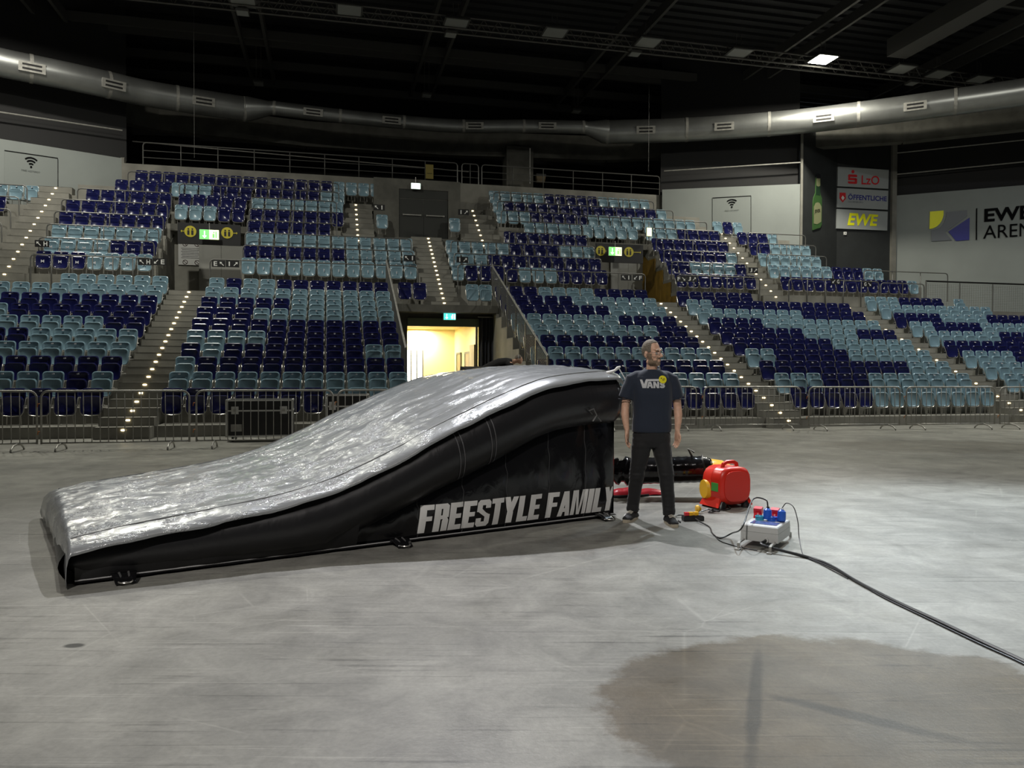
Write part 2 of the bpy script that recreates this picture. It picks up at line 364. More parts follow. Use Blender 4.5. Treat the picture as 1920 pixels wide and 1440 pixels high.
# corridor
C = dict(a=2.25, b=5.35, f=26.1, k=34.0)
stand_struct('floor_corridor', MB().box(1.2, 8, 26.1, 38, -.1, .01), M['concrete'], 'corridor floor')
stand_struct('ceiling_corridor', MB().box(1.2, 8, 26.1, 38, 3.2, 3.3), M['cream'], 'corridor ceiling')
stand_struct('wall_corridor_left', MB().box(1.95, 2.05, 26.1, 38, 0, 3.2), M['cream'], 'cream corridor wall')
stand_struct('wall_corridor_right', MB().box(5.30, 5.40, 26.1, 38, 0, 3.2), M['cream'], 'cream corridor wall')
stand_struct('wall_corridor_back', MB().box(1.95, 3.1, 33, 33.1, 0, 3.2).box(3.95, 5.4, 33, 33.1, 0, 3.2).box(3.1, 3.95, 33, 33.1, 2.3, 3.2), M['cream'], 'cream back wall of the corridor')
M['daylight'] = mat('daylight_glass', (1, 1, 1), .3, emit=(1, .98, .92), es=6.0)
win = stand_struct('window_1', MB().box(3.1, 3.95, 33.2, 33.22, 0, 2.3), M['daylight'], 'sunlit glass at the end of the corridor')
for k, u in enumerate((3.1, 3.4, 3.65, 3.9)):
    fr = MB().box(u, u+.05, 33.0, 33.08, 0, 2.3).build('window_frame', M['steel'], win)
def corr_light(name, u, v, z, p):
    l = lamp(name, 'AREA', tuple(W(u, v, z)), p, (1.0, .90, .62), .8)
corr_light('corridor_lamp_front', 3.7, 28.5, 3.15, 190)
corr_light('corridor_lamp_back', 3.7, 32.5, 3.15, 260)
door = thing('corridor_door', 'pale door leaf standing open on the right of the bright doorway', 'door', W(4.95, 26.2, 0), A)
MB().box(-.06, 0, 0, .95, .02, 2.35).build('door_leaf', mat('door_grey', (.45, .40, .28), .5), door)
MB().box(-.10, -.06, .1, .85, 1.0, 1.06).build('push_bar', M['black'], door)
MB().box(-.02, .06, -.06, 0, 0, 3.1).build('door_frame', M['galv'], door)
for k, (v, h) in enumerate(((29.2, 2.1), (31.2, 2.1))):
    pd = thing('corridor_side_door', ('near' if k == 0 else 'far') + ' brown door in the right wall of the bright corridor', 'door', W(5.29, v, 0), A)
    MB().box(-.03, 0, 0, .9, 0, h).build('door_leaf', mat('door_brown', (.22, .17, .10), .5), pd)
    MB().box(-.05, 0, -.08, 0, 0, h+.08).box(-.05, 0, .9, .98, 0, h+.08).box(-.05, 0, -.08, .98, h, h+.08).build('door_frame', M['steel'], pd)
# lintel panel with green running-man sign
lin = stand_struct('trim_doorway_lintel', MB().box(2.55, 5.02, 25.7, 25.8, 2.93, 3.2), mat('lintel_green_grey', (.15, .18, .12), .6), 'greenish lintel panel above the doorway')
# curtain
cu = thing('curtain', 'dark blue stage curtain hanging right of the bright doorway', 'curtain', W(5.2, 25.55, 0), A)
MB().grid(lambda a, b: (-.26+.56*a, .05*math.sin(a*math.pi*9)+.02*math.sin(a*17+b*3), .03+3.2*b), 72, 6).build('cloth', mat('curtain_cloth', (.012, .014, .022), .9, sheen=.2), cu, True)
MB().tube([(-.3, 0, 3.26), (.34, 0, 3.26)], .02).build('curtain_rail', M['galv'], cu)
# upper dark double door
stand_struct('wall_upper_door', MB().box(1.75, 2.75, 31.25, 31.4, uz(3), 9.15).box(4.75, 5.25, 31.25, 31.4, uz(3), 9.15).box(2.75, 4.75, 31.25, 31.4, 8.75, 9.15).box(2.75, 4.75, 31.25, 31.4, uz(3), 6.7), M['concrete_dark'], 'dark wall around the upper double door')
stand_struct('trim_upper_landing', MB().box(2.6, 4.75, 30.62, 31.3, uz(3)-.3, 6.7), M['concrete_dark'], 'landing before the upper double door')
ud = thing('upper_double_door', 'dark grey double door at the head of the middle stairs', 'door', W(3.75, 31.3, 6.7), A)
dm = mat('dark_door', (.035, .037, .034), .45)
for s in (-1, 1): 
    lf = MB().box(min(0, s*.99), max(0, s*.99)-.01, -.02, .03, 0, 1.68).build('door_leaf', dm, ud)
    MB().box(min(s*.1, s*.85), max(s*.1, s*.85), -.07, -.04, 1.0, 1.04).box(s*.12-.02, s*.12+.02, -.06, -.02, .99, 1.05).box(s*.82-.02, s*.82+.02, -.06, -.02, .99, 1.05).build('push_bar', M['galv'], lf)
MB().box(-1.0, 1.0, -.03, .03, 1.70, 2.04).build('fanlight', dm, ud)
# ------------------------------------------------------------------ gallery above the upper tier
stand_struct('wall_gallery_parapet', MB().box(-8.05, 15.27, 33.75, 34.0, 8.3, 9.72), M['concrete'], 'concrete parapet below the gallery rail')
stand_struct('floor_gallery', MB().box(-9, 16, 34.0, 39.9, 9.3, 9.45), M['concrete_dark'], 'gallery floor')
stand_struct('wall_gallery_back', MB().box(-20, 26, 40.0, 40.2, 0, 17), M['walldark'], 'black back wall of the gallery')
# ------------------------------------------------------------------ seats
def panel(mb, w, h, r, thick, cx, cz, y, tilt=0.0, bow=0.03, n=4):
    """shaped plastic shell: rounded outline, dished face, rolled rim; faces -y"""
    out = rrect(w, h, r, n); m = len(out); vs = []; fs = []
    def P(x, z, yy):
        zz = z; y2 = yy + bow*(x/(w/2))**2*-1.0 + math.tan(tilt)*(zz + h/2)
        return (cx + x, y + y2, cz + zz)
    rings_ = [(1.0, thick), (1.0, -.004), (.93, -.016), (.80, .004)]
    for sc, yy in rings_:
        for (x, z) in out: vs.append(P(x*sc if sc == 1.0 else x - math.copysign(min(abs(x), (1-sc)*w/2), x), z if sc == 1.0 else z - math.copysign(min(abs(z), (1-sc)*w/2), z), yy))
    for k in range(3):
        for i in range(m): fs.append((k*m+i, k*m+(i+1) % m, (k+1)*m+(i+1) % m, (k+1)*m+i))
    fs.append(tuple(range(3*m, 4*m))); fs.append(tuple(range(m-1, -1, -1)))
    mb.add(vs, fs)
def seat_back(mb): panel(mb, .445, .44, .075, .02, 0, .585, -.02, .13, .035)
def seat_pan(mb, w=.415): panel(mb, w, .41, .085, .035, 0, .435, -.13, .06, .02)
def seat_frame(mb, seg=5):
    mb.tube([(-.225, -.02, .60), (-.225, -.10, .42), (-.215, -.135, .30), (-.17, -.15, .225), (0, -.152, .205), (.17, -.15, .225), (.215, -.135, .30), (.225, -.10, .42), (.225, -.02, .60)], .011, seg)
    mb.tube([(-.255, -.06, .43), (.255, -.06, .43)], .012, seg)
    mb.tube([(-.12, -.06, .43), (-.14, -.04, .02), (.14, -.04, .02), (.12, -.06, .43)], .014, seg)
def seat_plate(mb): mb.prism([(x, z + .745) for x, z in rrect(.05, .03, .014, 2)], 1, -.035, -.002)
ms = {}
b_ = MB(); seat_back(b_); ms['back_L'] = b_.mesh('backrest', M['seat_light'], True, .8); ms['back_D'] = b_.mesh('backrest', M['seat_navy'], True, .8)
b_ = MB(); seat_pan(b_); ms['pan_L'] = b_.mesh('seat_pan', M['seat_light'], True, .8); ms['pan_D'] = b_.mesh('seat_pan', M['seat_navy'], True, .8)
b_ = MB(); seat_frame(b_); ms['frame'] = b_.mesh('frame', M['chrome'], True, .8)
b_ = MB(); seat_plate(b_); ms['plate'] = b_.mesh('number_plate', M['plate'])
for k in ('back_L', 'back_D', 'pan_L', 'pan_D', 'frame', 'plate'): recalc(ms[k])
LOWER = {   # block: (u of first seat, {row: colours}); L light blue, D navy, - nothing there
 'A': (-5.05, {9: 'LLLLLL', 8: 'LLLLLLLLLL', 7: 'DDDDDDDDDD', 6: 'LLDDDDDDD', 5: 'LLLLLLDD', 4: 'DDDLLLLL', 3: 'LLLLLLL', 2: 'DDDDDD', 1: 'LLLLDL', 0: 'DDDDD'}),
 'B': (-3.41, {9: 'LDLLDDDDDDD', 8: 'L'*11, 7: 'DDDDDLLLLLL', 6: 'DDDLLLLLLLL', 5: 'D'*11, 4: 'LLLLDDDDDDD', 3: 'DLDDDDDDDLL', 2: 'LDDDDDDDDDD', 1: 'L'*11, 0: 'DDDDDDDLLLL'}),
 'C': (5.73, {9: 'DDDLLLLDDDD', 8: 'DDDDDLLLLLL', 7: 'DDDDDDDLLLL', 6: 'LLLLLLLDDDD', 5: 'LLLLLLLLLDD', 4: 'D'*11, 3: 'L'*11, 2: 'D'*11, 1: 'L'*11, 0: 'D'*11}),
 'D': (12.42, {9: 'DDDDDD', 8: 'LL'+'D'*11, 7: 'L'*8+'D'*5, 6: 'DDDD'+'L'*9, 5: 'DDDDDDLLLLDDD', 4: 'DDDDDDDLLLLLL', 3: 'LLDDDDDLLLLLL', 2: 'D'*10+'LLL', 1: 'LLLDDDLLLLLLL', 0: 'DDDDDLLLLLLLL'}),
 'E': (20.25, {9: 'LLLDDDD-L', 8: 'L'*10, 7: 'DDDDLLLLDDDD', 6: 'LLDDDDLLLLDD', 5: 'LLLLLLDDDD', 4: 'DDDDDDDD', 3: 'LLLLDDDD', 2: 'LLLLL', 1: 'LLL', 0: 'LL'}),
}
UPPER = [   # row, u of first seat, colours
 (0, -9.0, 'DDDLLLL'), (1, -9.0, 'LLLLDDD'), (2, -9.0, 'LLLLLLL'), (3, -9.0, 'DDDDDDD'), (4, -9.0, 'DDDDDDD'), (5, -8.55, 'DDDDDD'), (6, -7.75, 'DDDDLLLDDD'), (7, -7.2, 'DDDDDDDDDD'),
 (4, -5.35, 'LLLDD'), (5, -5.35, 'DDDDD'),
 (0, -2.69, 'L'*12), (1, -2.69, 'DDDDDDDLLLLL'), (2, -2.69, 'L'*12), (3, -2.69, 'DDDDDD'), (4, -2.69, 'DDDDDDD'), (5, -2.69, 'LLLLLLL'), (6, -2.62, 'DDDDDLL'), (7, -2.1, 'DDDDDLLLLL'),
 (4, 2.05, 'L'), (5, 2.0, 'L'), (4, 4.95, 'L'), (5, 4.95, 'L'),
 (0, 4.59, 'LDDDDLLLDDDD'), (1, 4.59, 'LLLDDDDDDDDD'), (2, 4.59, 'LLLLLDDDDLLL'), (3, 7.05, 'DDDDDDD'), (4, 8.06, 'LLLLL'), (5, 7.05, 'LLLDDDDD'), (6, 7.05, 'LDDDDDDD'), (7, 7.05, 'LLLLLDDDDDLLLLL'),
 (4, 10.6, 'LLLLL'), (5, 10.6, 'DLLLL'), (6, 11.09, 'DDDDDDDL'),
 (0, 13.42, 'DDDDDDD'), (1, 13.42, 'DDLLLLD'), (2, 13.42, 'DDDDDDL'), (3, 13.42, 'DDDDDDD'), (4, 13.42, 'LLLDDDD'), (5, 13.15, 'LLLLLL'),
 (0, 18.06, 'DDDDDDDDDDDDL'), (1, 17.95, 'LLLLLLDDDLL'), (2, 17.95, 'LLLLLL'), (3, 17.95, 'DDLLLL'), (4, 17.8, 'DDDL'), (5, 17.0, 'LDL'),
 (0, -12.9, 'DLDD'), (1, -12.9, 'DDDL'), (2, -12.9, 'LDDL'), (3, -12.9, 'DDDD'), (4, -12.9, 'DDDD'), (5, -11.6, 'LLL'),
]
seats = []
for blk, (u0, rows) in LOWER.items():
    for r, s in rows.items():
        for k, c in enumerate(s):
            if c == '-': continue
            u = u0 - (len(s)-1-k)*SP if blk == 'A' else u0 + k*SP
            num = len(s)-k if blk == 'A' else k+1
            seats.append((u, V0 + r*TR, rowz(r), c, blk, r, num, None))
UL = lambda u: 'H' if u < -4 else ('I' if u < 11 else 'J')
for r, u0, s in UPPER:
    for k, c in enumerate(s): seats.append((u0 + k*USP, UV0 + r*UTR, uz(r), c, 'U', r, k+1, UL(u0) if r < 2 else None))
for u, c in ((2.48, 'D'), (2.98, 'D'), (4.78, 'L'), (5.24, 'L')): seats.append((u, 26.0, 3.6, c, 'M', 0, 1, None))
def px_of(p):
    d = p - Vector((0, 0, CAMH)); f = d.dot(_Fw); return 960 + F*d.dot(_R)/f, 720 - F*d.dot(_U)/f, f
cand = []
for i, s in enumerate(seats):
    x, y, f = px_of(W(s[0], s[1], s[2] + .55))
    vis = -12 < x < 1932
    if s[4] == 'B' and s[5] == 0 and s[6] > 8: vis = False       # behind the ramp
    if s[4] == 'C' and s[5] == 0 and s[6] < 6: vis = False
    if s[4] == 'M' or s[4] == 'U': vis = False
    if vis: cand.append((f, i))
cand.sort(); single = set(i for _, i in cand[:300])
ORD = ['front', 'second', 'third', 'fourth', 'fifth', 'sixth', 'seventh', 'eighth', 'ninth', 'top']
NTH = ['first', 'second', 'third', 'fourth', 'fifth', 'sixth', 'seventh', 'eighth', 'ninth', 'tenth', 'eleventh', 'twelfth', 'thirteenth']
WHERE = {'A': 'left of the left lit stairs', 'B': 'right of the left lit stairs', 'C': 'right of the bright doorway', 'D': 'right of the right lit stairs', 'E': 'right of the far right stairs'}
rest = {}
for i, (u, v, z, c, blk, r, num, let) in enumerate(seats):
    if i in single:
        col = 'light blue' if c == 'L' else 'navy'
        t = thing('stadium_seat', '%s folded seat, %s row, %s seat %s' % (col, ORD[r], NTH[num-1], WHERE[blk]), 'seat', W(u, v, z), A, 'folding seats of the lower tier')
        link('backrest', ms['back_'+c], t); link('seat_pan', ms['pan_'+c], t); link('frame', ms['frame'], t); link('number_plate', ms['plate'], t)
    else: rest.setdefault(i, None)
big = MB()
proto = {}
for key, fn, mi in (('back', seat_back, 0), ('pan', seat_pan, 0), ('frame', lambda q: seat_frame(q, 4), 2), ('plate', seat_plate, 3)):
    q = MB(); fn(q)
    me = q.mesh('tmp', []); recalc(me); proto[key] = ([tuple(x.co) for x in me.vertices], [tuple(p.vertices) for p in me.polygons]); bpy.data.meshes.remove(me)
def letter_quads(ch):
    if ch == 'I': return [(-.008, .008, .40, .47)]
    if ch == 'H': return [(-.03, -.014, .40, .47), (.014, .03, .40, .47), (-.014, .014, .428, .443)]
    return [(.006, .022, .40, .47), (-.02, .006, .40, .416), (-.02, -.008, .416, .43)]
for i in rest:
    u, v, z, c, blk, r, num, let = seats[i]
    for key in ('back', 'pan', 'frame', 'plate'):
        vs, fs = proto[key]; big.mi = {'back': 0, 'pan': 0, 'frame': 2, 'plate': 3}[key]
        if key in ('back', 'pan') and c == 'D': big.mi = 1
        big.add([(x+u, y+v, zz+z) for x, y, zz in vs], fs)
    if let:
        big.mi = 3
        for x0, x1, z0, z1 in letter_quads(let): big.add([(u+x0*1.6, v-.17, z+z0), (u+x1*1.6, v-.17, z+z0), (u+x1*1.6, v-.165, z+z1+.02), (u+x0*1.6, v-.165, z+z1+.02)], [(0, 1, 2, 3)])
so = big.build('stadium_seats_far', [M['seat_light'], M['seat_navy'], M['chrome'], M['plate']], None, True, .8, rotz=A)
tag(so, 'rows of light blue and navy folded seats in the upper tier and far blocks', 'seats', kind='stuff')
# ------------------------------------------------------------------ walls beside the upper tier
def vwall(name, P, Q, z0, z1, m, label, th=.15):
    P, Q = Vector((P[0], P[1], 0)), Vector((Q[0], Q[1], 0)); d = (Q-P).normalized(); n = Vector((-d.y, d.x, 0))*th
    mb = MB().add([(*(P).xy, z0), (*(Q).xy, z0), (*(Q+n).xy, z0), (*(P+n).xy, z0), (*(P).xy, z1), (*(Q).xy, z1), (*(Q+n).xy, z1), (*(P+n).xy, z1)],
                  [(0,3,2,1),(4,5,6,7),(0,1,5,4),(1,2,6,5),(2,3,7,6),(3,0,4,7)])
    return tag(mb.build(name, m), label, kind='structure')
WLp, WLq = (-23.5, 24.65), (-15.7, 31.0)
WRp, WRq = (7.0, 36.1), (13.1, 34.9)
CLp, CLq = (13.1, 34.9), (15.4, 36.6)
CRp, CRq = (15.4, 36.6), (18.25, 37.15)
WEp, WEq = (18.4, 37.2), (30.0, 31.9)
wl = vwall('wall_left', WLp, WLq, 3.5, 9.92, M['wallwhite'], 'white wall panel at the upper left')
wr = vwall('wall_right', WRp, WRq, 3.5, 9.92, M['wallwhite'], 'white wall panel left of the dark column')
we = vwall('wall_far_right', WEp, WEq, 0, 9.92, M['wallwhite'], 'white wall with the hall logo')
for k, (P, Q) in enumerate(((WLp, WLq), (WRp, WRq), (WEp, WEq))):
    vwall('wall_dark_band_%s' % ('left', 'right', 'far_right')[k], (P[0], P[1]+.4), (Q[0], Q[1]+.4), 9.9, 17, M['walldark'], 'black upper wall')
vwall('wall_column_left', CLp, CLq, 3.5, 13, M['coldark'], 'dark cladding, left face of the corner column')
vwall('wall_column_right', CRp, CRq, 3.5, 13, M['coldark'], 'dark cladding, right face of the corner column')
vwall('trim_1', (18.22, 37.0), (18.46, 37.06), 3.5, 13, M['concrete'], 'pale concrete post beside the dark column')
vwall('trim_2', (13.0, 34.85), (13.1, 34.82), 3.5, 12.6, M['concrete'], 'pale edge strip of the dark column')
vwall('trim_3', (-15.75, 31.0), (-15.6, 31.0), 8.0, 9.95, M['concrete'], 'edge strip of the left white wall')
def bar(label, pts, r=.035, m='galv', name='wall_rail', cat='rail'):
    o = MB().tube(pts, r, 6).build(name, M[m], None, True); return tag(o, label, cat)
def pbar(label, a, b, P, Q, off=.12, r=.03):
    d = (Vector(Q)-Vector(P)).normalized(); n = Vector((d.y, -d.x, 0))*off
    bar(label, [onwall(*a, P, Q)+n, onwall(*b, P, Q)+n], r)
pbar('thin pale rail crossing the black wall above the left white wall', (-20, 209), (228, 246), WLp, WLq)
bar('thin pale rail along the back of the gallery', [W(-8.0, 35.2, 11.0), W(6.3, 35.2, 10.62)], .022)
pbar('thin pale rail on the black wall left of the dark column', (1245, 322), (1500, 306), WRp, WRq)
pbar('upper thin pale rail on the black wall above the hall logo', (1682, 288), (1935, 262), WEp, WEq)
pbar('lower thin pale rail on the black wall above the hall logo', (1682, 328), (1935, 303), WEp, WEq)
# flat print on a wall, drawn from pixel outlines onto the wall plane, with a little thickness
def onw(P, Q, off):
    d = (Vector(Q)-Vector(P)).normalized(); n = Vector((d.y, -d.x, 0))*off
    return lambda x, y: onwall(x, y, P, Q) + n
def wpoly(mb, P, Q, pts, off=.02):
    f = onw(P, Q, off); mb.add([f(*p) for p in pts], [tuple(range(len(pts)))]); return mb
def wplate(mb, P, Q, pts, off, th=.03):
    f, g = onw(P, Q, off), onw(P, Q, off-th); n = len(pts)
    mb.add([f(*p) for p in pts] + [g(*p) for p in pts], [tuple(range(n)), tuple(range(2*n-1, n-1, -1))] + [(i, n+i, n+(i+1) % n, (i+1) % n) for i in range(n)]); return mb
def wtext(mb, P, Q, body, quad, off=.03):       # quad: bl, br, tr, tl in pixels
    f = onw(P, Q, off); bl, br, tr, tl = [Vector(q) for q in quad]
    def fn(x, y):
        p = bl*(1-x)*(1-y) + br*x*(1-y) + tr*x*y + tl*(1-x)*y; return f(p.x, p.y)
    text_on(mb, body, fn)
def pm(name, r, g, b, k=1.0, rough=.5): c = srgb(r, g, b); return mat(name, tuple(min(1, x*k) for x in c), rough)
K = 1.7
cRed, cNavy, cYel, cInk, cGrey, cPanel = pm('sign_red', 165, 20, 26, K), pm('sign_navy', 25, 28, 105, K), pm('sign_yellow', 235, 215, 20, K), mat('ink_black', (.003, .003, .004), .9, spec=.15), pm('sign_grey', 105, 110, 118, 1.0), mat('sign_board', (.36, .385, .385), .5)
def wifi(P, Q, cx, cy, s, slope, label, rect, words):
    t = thing('wifi_panel', label, 'sign', onwall(cx, cy, P, Q), 0); base = Vector(t.location)
    def fin(mb, nm, m): o = mb.build(nm, m); o.parent = t; o.matrix_parent_inverse = Matrix.Translation(-base); return o
    fin(wplate(MB(), P, Q, rect, .03, .03), 'panel', mat('hatch_panel', (.25, .275, .265), .7))
    n = len(rect); mb = MB(); f = onw(P, Q, .04)
    mb.tube([f(*rect[3]), f(*rect[2])], .018, 4); mb.tube([f(*rect[2]), f(*rect[1])], .010, 4)
    fin(mb, 'shadow_gap', M['black'])
    mb = MB()
    for r in (30, 21, 12):
        pts = []
        for k in range(13):
            a = math.radians(50+80*k/12); pts.append((r*math.cos(a), r*math.sin(a)))
        inner = [((r-4.6)*x/r, (r-4.6)*y/r) for x, y in pts]
        for k in range(12):
            q = [pts[k], pts[k+1], inner[k+1], inner[k]]
            wpoly(mb, P, Q, [(cx + x*s, cy - y*s + x*s*slope) for x, y in q], .045)
    wpoly(mb, P, Q, [(cx+3.4*s*math.cos(k*math.pi/8), cy-3.4*s*math.sin(k*math.pi/8)) for k in range(16)], .045)
    fin(mb, 'wifi_symbol', cInk)
    mb = MB(); x0, y0, x1, y1, h = words
    wtext(mb, P, Q, 'FREE HOTSPOT', [(x0, y0), (x1, y1), (x1, y1-h), (x0, y0-h)], .045); fin(mb, 'caption', mat('caption_grey', (.06, .07, .07), .6))
wifi(WLp, WLq, 58, 313.5, .62, .16, 'pale hatch panel with black wifi symbol on the left white wall', [(8, 372), (108, 382), (108, 297), (8, 282.5)], (40, 320.5, 75, 325.5, 3))
wifi(WRp, WRq, 1372, 388.5, .5, -.05, 'pale hatch panel with black wifi symbol left of the dark column', [(1336, 440), (1408, 440), (1408, 367.5), (1336, 371.5)], (1359, 397, 1385, 395.5, 2.2))
def fixed(name, label, cat, anchor):
    t = thing(name, label, cat, anchor, 0); b = Vector(anchor)
    def fin(mb, nm, m, sm=False, par=None):
        o = mb.build(nm, m, None, sm); o.parent = par or t
        o.matrix_parent_inverse = Matrix.Translation(-b) if par is None else Matrix()
        if par is not None: o.matrix_parent_inverse = Matrix.Identity(4)
        return o
    return t, fin
# three sign boards on the column
P, Q = CRp, CRq
t, fin = fixed('sign_board', 'grey sign board reading LzO in red, topmost on the dark column', 'sign', onwall(1616, 333, P, Q))
fin(wplate(MB(), P, Q, [(1568, 350), (1663, 355), (1664, 319.5), (1569, 313.5)], .1, .08), 'board', cPanel)
mb = MB(); wpoly(mb, P, Q, [(1596.5+2.9*math.cos(a*math.pi/8), 323+3.2*math.sin(a*math.pi/8)) for a in range(16)], .11)
wpoly(mb, P, Q, [(1589, 328), (1603, 328.5), (1604.5, 330), (1604.3, 333.2), (1591.5, 332.6), (1591.5, 334.4), (1588, 334.4), (1587.4, 330)], .11)
wpoly(mb, P, Q, [(1588, 334.2), (1602, 335), (1604.3, 336.5), (1600.2, 339.4), (1587.6, 338.8), (1587.6, 335)], .11)
wpoly(mb, P, Q, [(1600, 335.2), (1604.5, 336.2), (1604.3, 344.5), (1602.5, 345.8), (1589.5, 345.3), (1587.4, 344), (1587.2, 341.0), (1600, 341.4)], .11)
fin(mb, 'bank_emblem', cRed)
mb = MB(); wtext(mb, P, Q, 'LzO', [(1612.5, 346.8), (1645.8, 347.6), (1646.2, 331), (1613, 329.5)], .11); fin(mb, 'lettering', cRed)
t, fin = fixed('sign_board', 'grey sign board reading ÖFFENTLICHE in navy, middle one on the dark column', 'sign', onwall(1615, 373, P, Q))
fin(wplate(MB(), P, Q, [(1567, 389.5), (1662, 394), (1663, 358.5), (1567.5, 353)], .1, .08), 'board', cPanel)
mb = MB(); wpoly(mb, P, Q, [(1571.5, 362), (1583, 362.5), (1583.3, 373.5), (1577.3, 380.6), (1571.3, 373)], .11); fin(mb, 'shield', cRed)
mb = MB(); wpoly(mb, P, Q, [(1577.3, 367.5), (1580.5, 372), (1577.3, 377), (1574, 372)], .125); fin(mb, 'shield_diamond', M['white'])
mb = MB(); wtext(mb, P, Q, 'ÖFFENTLICHE', [(1587.5, 375), (1660, 378.5), (1660, 367.5), (1587.8, 363)], .11); fin(mb, 'lettering', cNavy)
mb = MB(); wtext(mb, P, Q, 'OLDENBURG', [(1587.5, 380.6), (1615.5, 382), (1615.5, 378.8), (1587.5, 377.4)], .11); fin(mb, 'small_lettering', cGrey)
t, fin = fixed('sign_board', 'grey sign board reading EWE in yellow, lowest on the dark column', 'sign', onwall(1613, 412, P, Q))
fin(wplate(MB(), P, Q, [(1566, 429), (1661, 433), (1662, 397.5), (1567, 392.5)], .1, .08), 'board', cPanel)
mb = MB(); wtext(mb, P, Q, 'EWE', [(1586, 423.3), (1640.5, 424.8), (1644, 403.5), (1590.5, 400)], .115); fin(mb, 'lettering', cYel)
t, fin = fixed('socket_box', 'small white box on the dark column below the three signs', 'box', onwall(1583.5, 438, P, Q))
fin(wplate(MB(), P, Q, [(1581.5, 440.5), (1586, 440.7), (1586, 435.2), (1581.5, 435)], .06, .06), 'casing', M['white'])
fin(wpoly(MB(), P, Q, [(1583, 438.3), (1584.6, 438.4), (1584.6, 436.8), (1583, 436.7)], .065), 'switch', M['black'])
# beer bottle banner on the left face
P, Q = CLp, CLq
t, fin = fixed('bottle_poster', 'poster of a green beer bottle on the left face of the dark column', 'poster', onwall(1531, 380, P, Q))
cGr, cGd, cLab = pm('bottle_green', 70, 110, 60, .8), pm('bottle_neck_green', 40, 70, 48, .8), pm('bottle_label', 160, 165, 125, .8)
fin(wplate(MB(), P, Q, [(1522.5, 431.5), (1536.5, 427), (1539, 421), (1539.3, 372), (1537, 366), (1536, 360), (1536, 333), (1528.6, 332), (1527.6, 362), (1524, 371), (1523, 380)], .05, .04), 'bottle_body', cGr)
fin(wpoly(MB(), P, Q, [(1527.8, 366), (1535.8, 367), (1536, 345), (1528.2, 344)], .055), 'bottle_neck', cGd)
fin(wpoly(MB(), P, Q, [(1528.4, 348), (1532, 350.2), (1535.8, 348.8), (1535.9, 335), (1528.8, 335)], .06), 'neck_label', cLab)
fin(wplate(MB(), P, Q, [(1528.2, 334.5), (1536.3, 335), (1536.4, 328), (1533, 326.3), (1529.4, 328)], .07, .02), 'cap', mat('cap_dark', (.02, .02, .025), .4))
fin(wpoly(MB(), P, Q, [(1523.7, 419.5), (1530, 421), (1537.6, 416), (1538.3, 388), (1534.5, 381), (1531, 379.8), (1527, 381), (1523.7, 388)], .06), 'label', cLab)
mb = MB(); wtext(mb, P, Q, 'JEVER', [(1524.6, 402), (1535.6, 400.5), (1535.6, 392), (1524.8, 394)], .07); fin(mb, 'lettering', cInk)
# hall logo
P, Q = WEp, WEq
t, fin = fixed('hall_logo', 'yellow, grey and navy emblem with black EWE ARENA lettering on the white wall', 'logo', onwall(1800, 420, P, Q))
mb = MB()
arc = [(1742.5+27*math.cos(math.radians(a)), 397+32.5*math.sin(math.radians(a))) for a in range(0, 95, 9)]
wpoly(mb, P, Q, [(1743.5, 397), (1769, 395)] + [(x, y) for x, y in arc[1:]] , .04); fin(mb, 'yellow_quarter', cYel)
mb = MB(); wpoly(mb, P, Q, [(1774.5, 398), (1813, 394.5), (1813, 405.5), (1772, 435.5), (1762, 427), (1770.5, 418), (1774, 408)], .04)
wpoly(mb, P, Q, [(1762, 427), (1772, 435.5), (1784.5, 450.5), (1746, 452.8), (1746, 432), (1754, 430)], .04); fin(mb, 'grey_shape', cGrey)
mb = MB(); wpoly(mb, P, Q, [(1818, 408), (1817, 450), (1792, 452), (1778, 434.5)], .04); fin(mb, 'navy_shape', cNavy)
mb = MB(); wpoly(mb, P, Q, [(1830, 391), (1832.3, 390.8), (1831.8, 450), (1829.2, 450.2)], .04)
wtext(mb, P, Q, 'EWE ', [(1845, 416.5), (1932, 410.5), (1932, 384.5), (1845.5, 392)], .04)
wtext(mb, P, Q, 'ARENA', [(1843, 447.8), (1962, 440.5), (1962, 416), (1844, 423.5)], .04); fin(mb, 'lettering', cInk)
# ------------------------------------------------------------------ rails in the upper tier
def rail(label, u0, u1, v, z0, top, n=None, mids=(), r=.022, name='guard_rail'):
    root = thing(name, label, 'railing', W(u0, v, z0), A); h = top-z0; Ln = u1-u0
    MB().tube([(0, 0, 0), (0, 0, h-.12), (.035, 0, h-.035), (.12, 0, h), (Ln-.12, 0, h), (Ln-.035, 0, h-.035), (Ln, 0, h-.12), (Ln, 0, 0)], r, 6).build('rail_frame', M['railpaint'], root, True)
    n = n if n is not None else max(0, int(Ln/1.25)-1)
    if n > 0:
        pmesh = MB().tube([(0, 0, 0), (0, 0, h)], r*.9, 6).mesh('post', M['railpaint'], True)
        for k in range(n): link('post', pmesh, root, ((k+1)*Ln/(n+1), 0, 0))
    for mz in mids: MB().tube([(0, 0, mz), (Ln, 0, mz)], r*.6, 5).build('mid_rail', M['railpaint'], root, True)
    return root
FR = 27.30
rail('front rail below the seats marked H, left upper block', -9.2, -5.62, FR, AISLE, 5.1, 5)
rail('long front rail beside the left passage, upper tier', -3.85, 3.05, FR, AISLE, 5.13, 6)
rail('front rail right of the middle stairs, upper tier', 4.5, 6.2, FR, AISLE+.3, 5.25, 1)
rail('long front rail across the right passage, upper tier', 6.3, 11.7, FR, AISLE, 5.13, 4)
rail('front rail right of the ochre passage wall', 13.0, 16.55, FR, AISLE, 5.14, 4)
rail('front rail below the dark column', 17.85, 22.0, FR, AISLE, 5.14, 4)
rail('short front rail with a letter plate below the white logo wall', 22.1, 24.2, FR, AISLE, 5.1, 1)
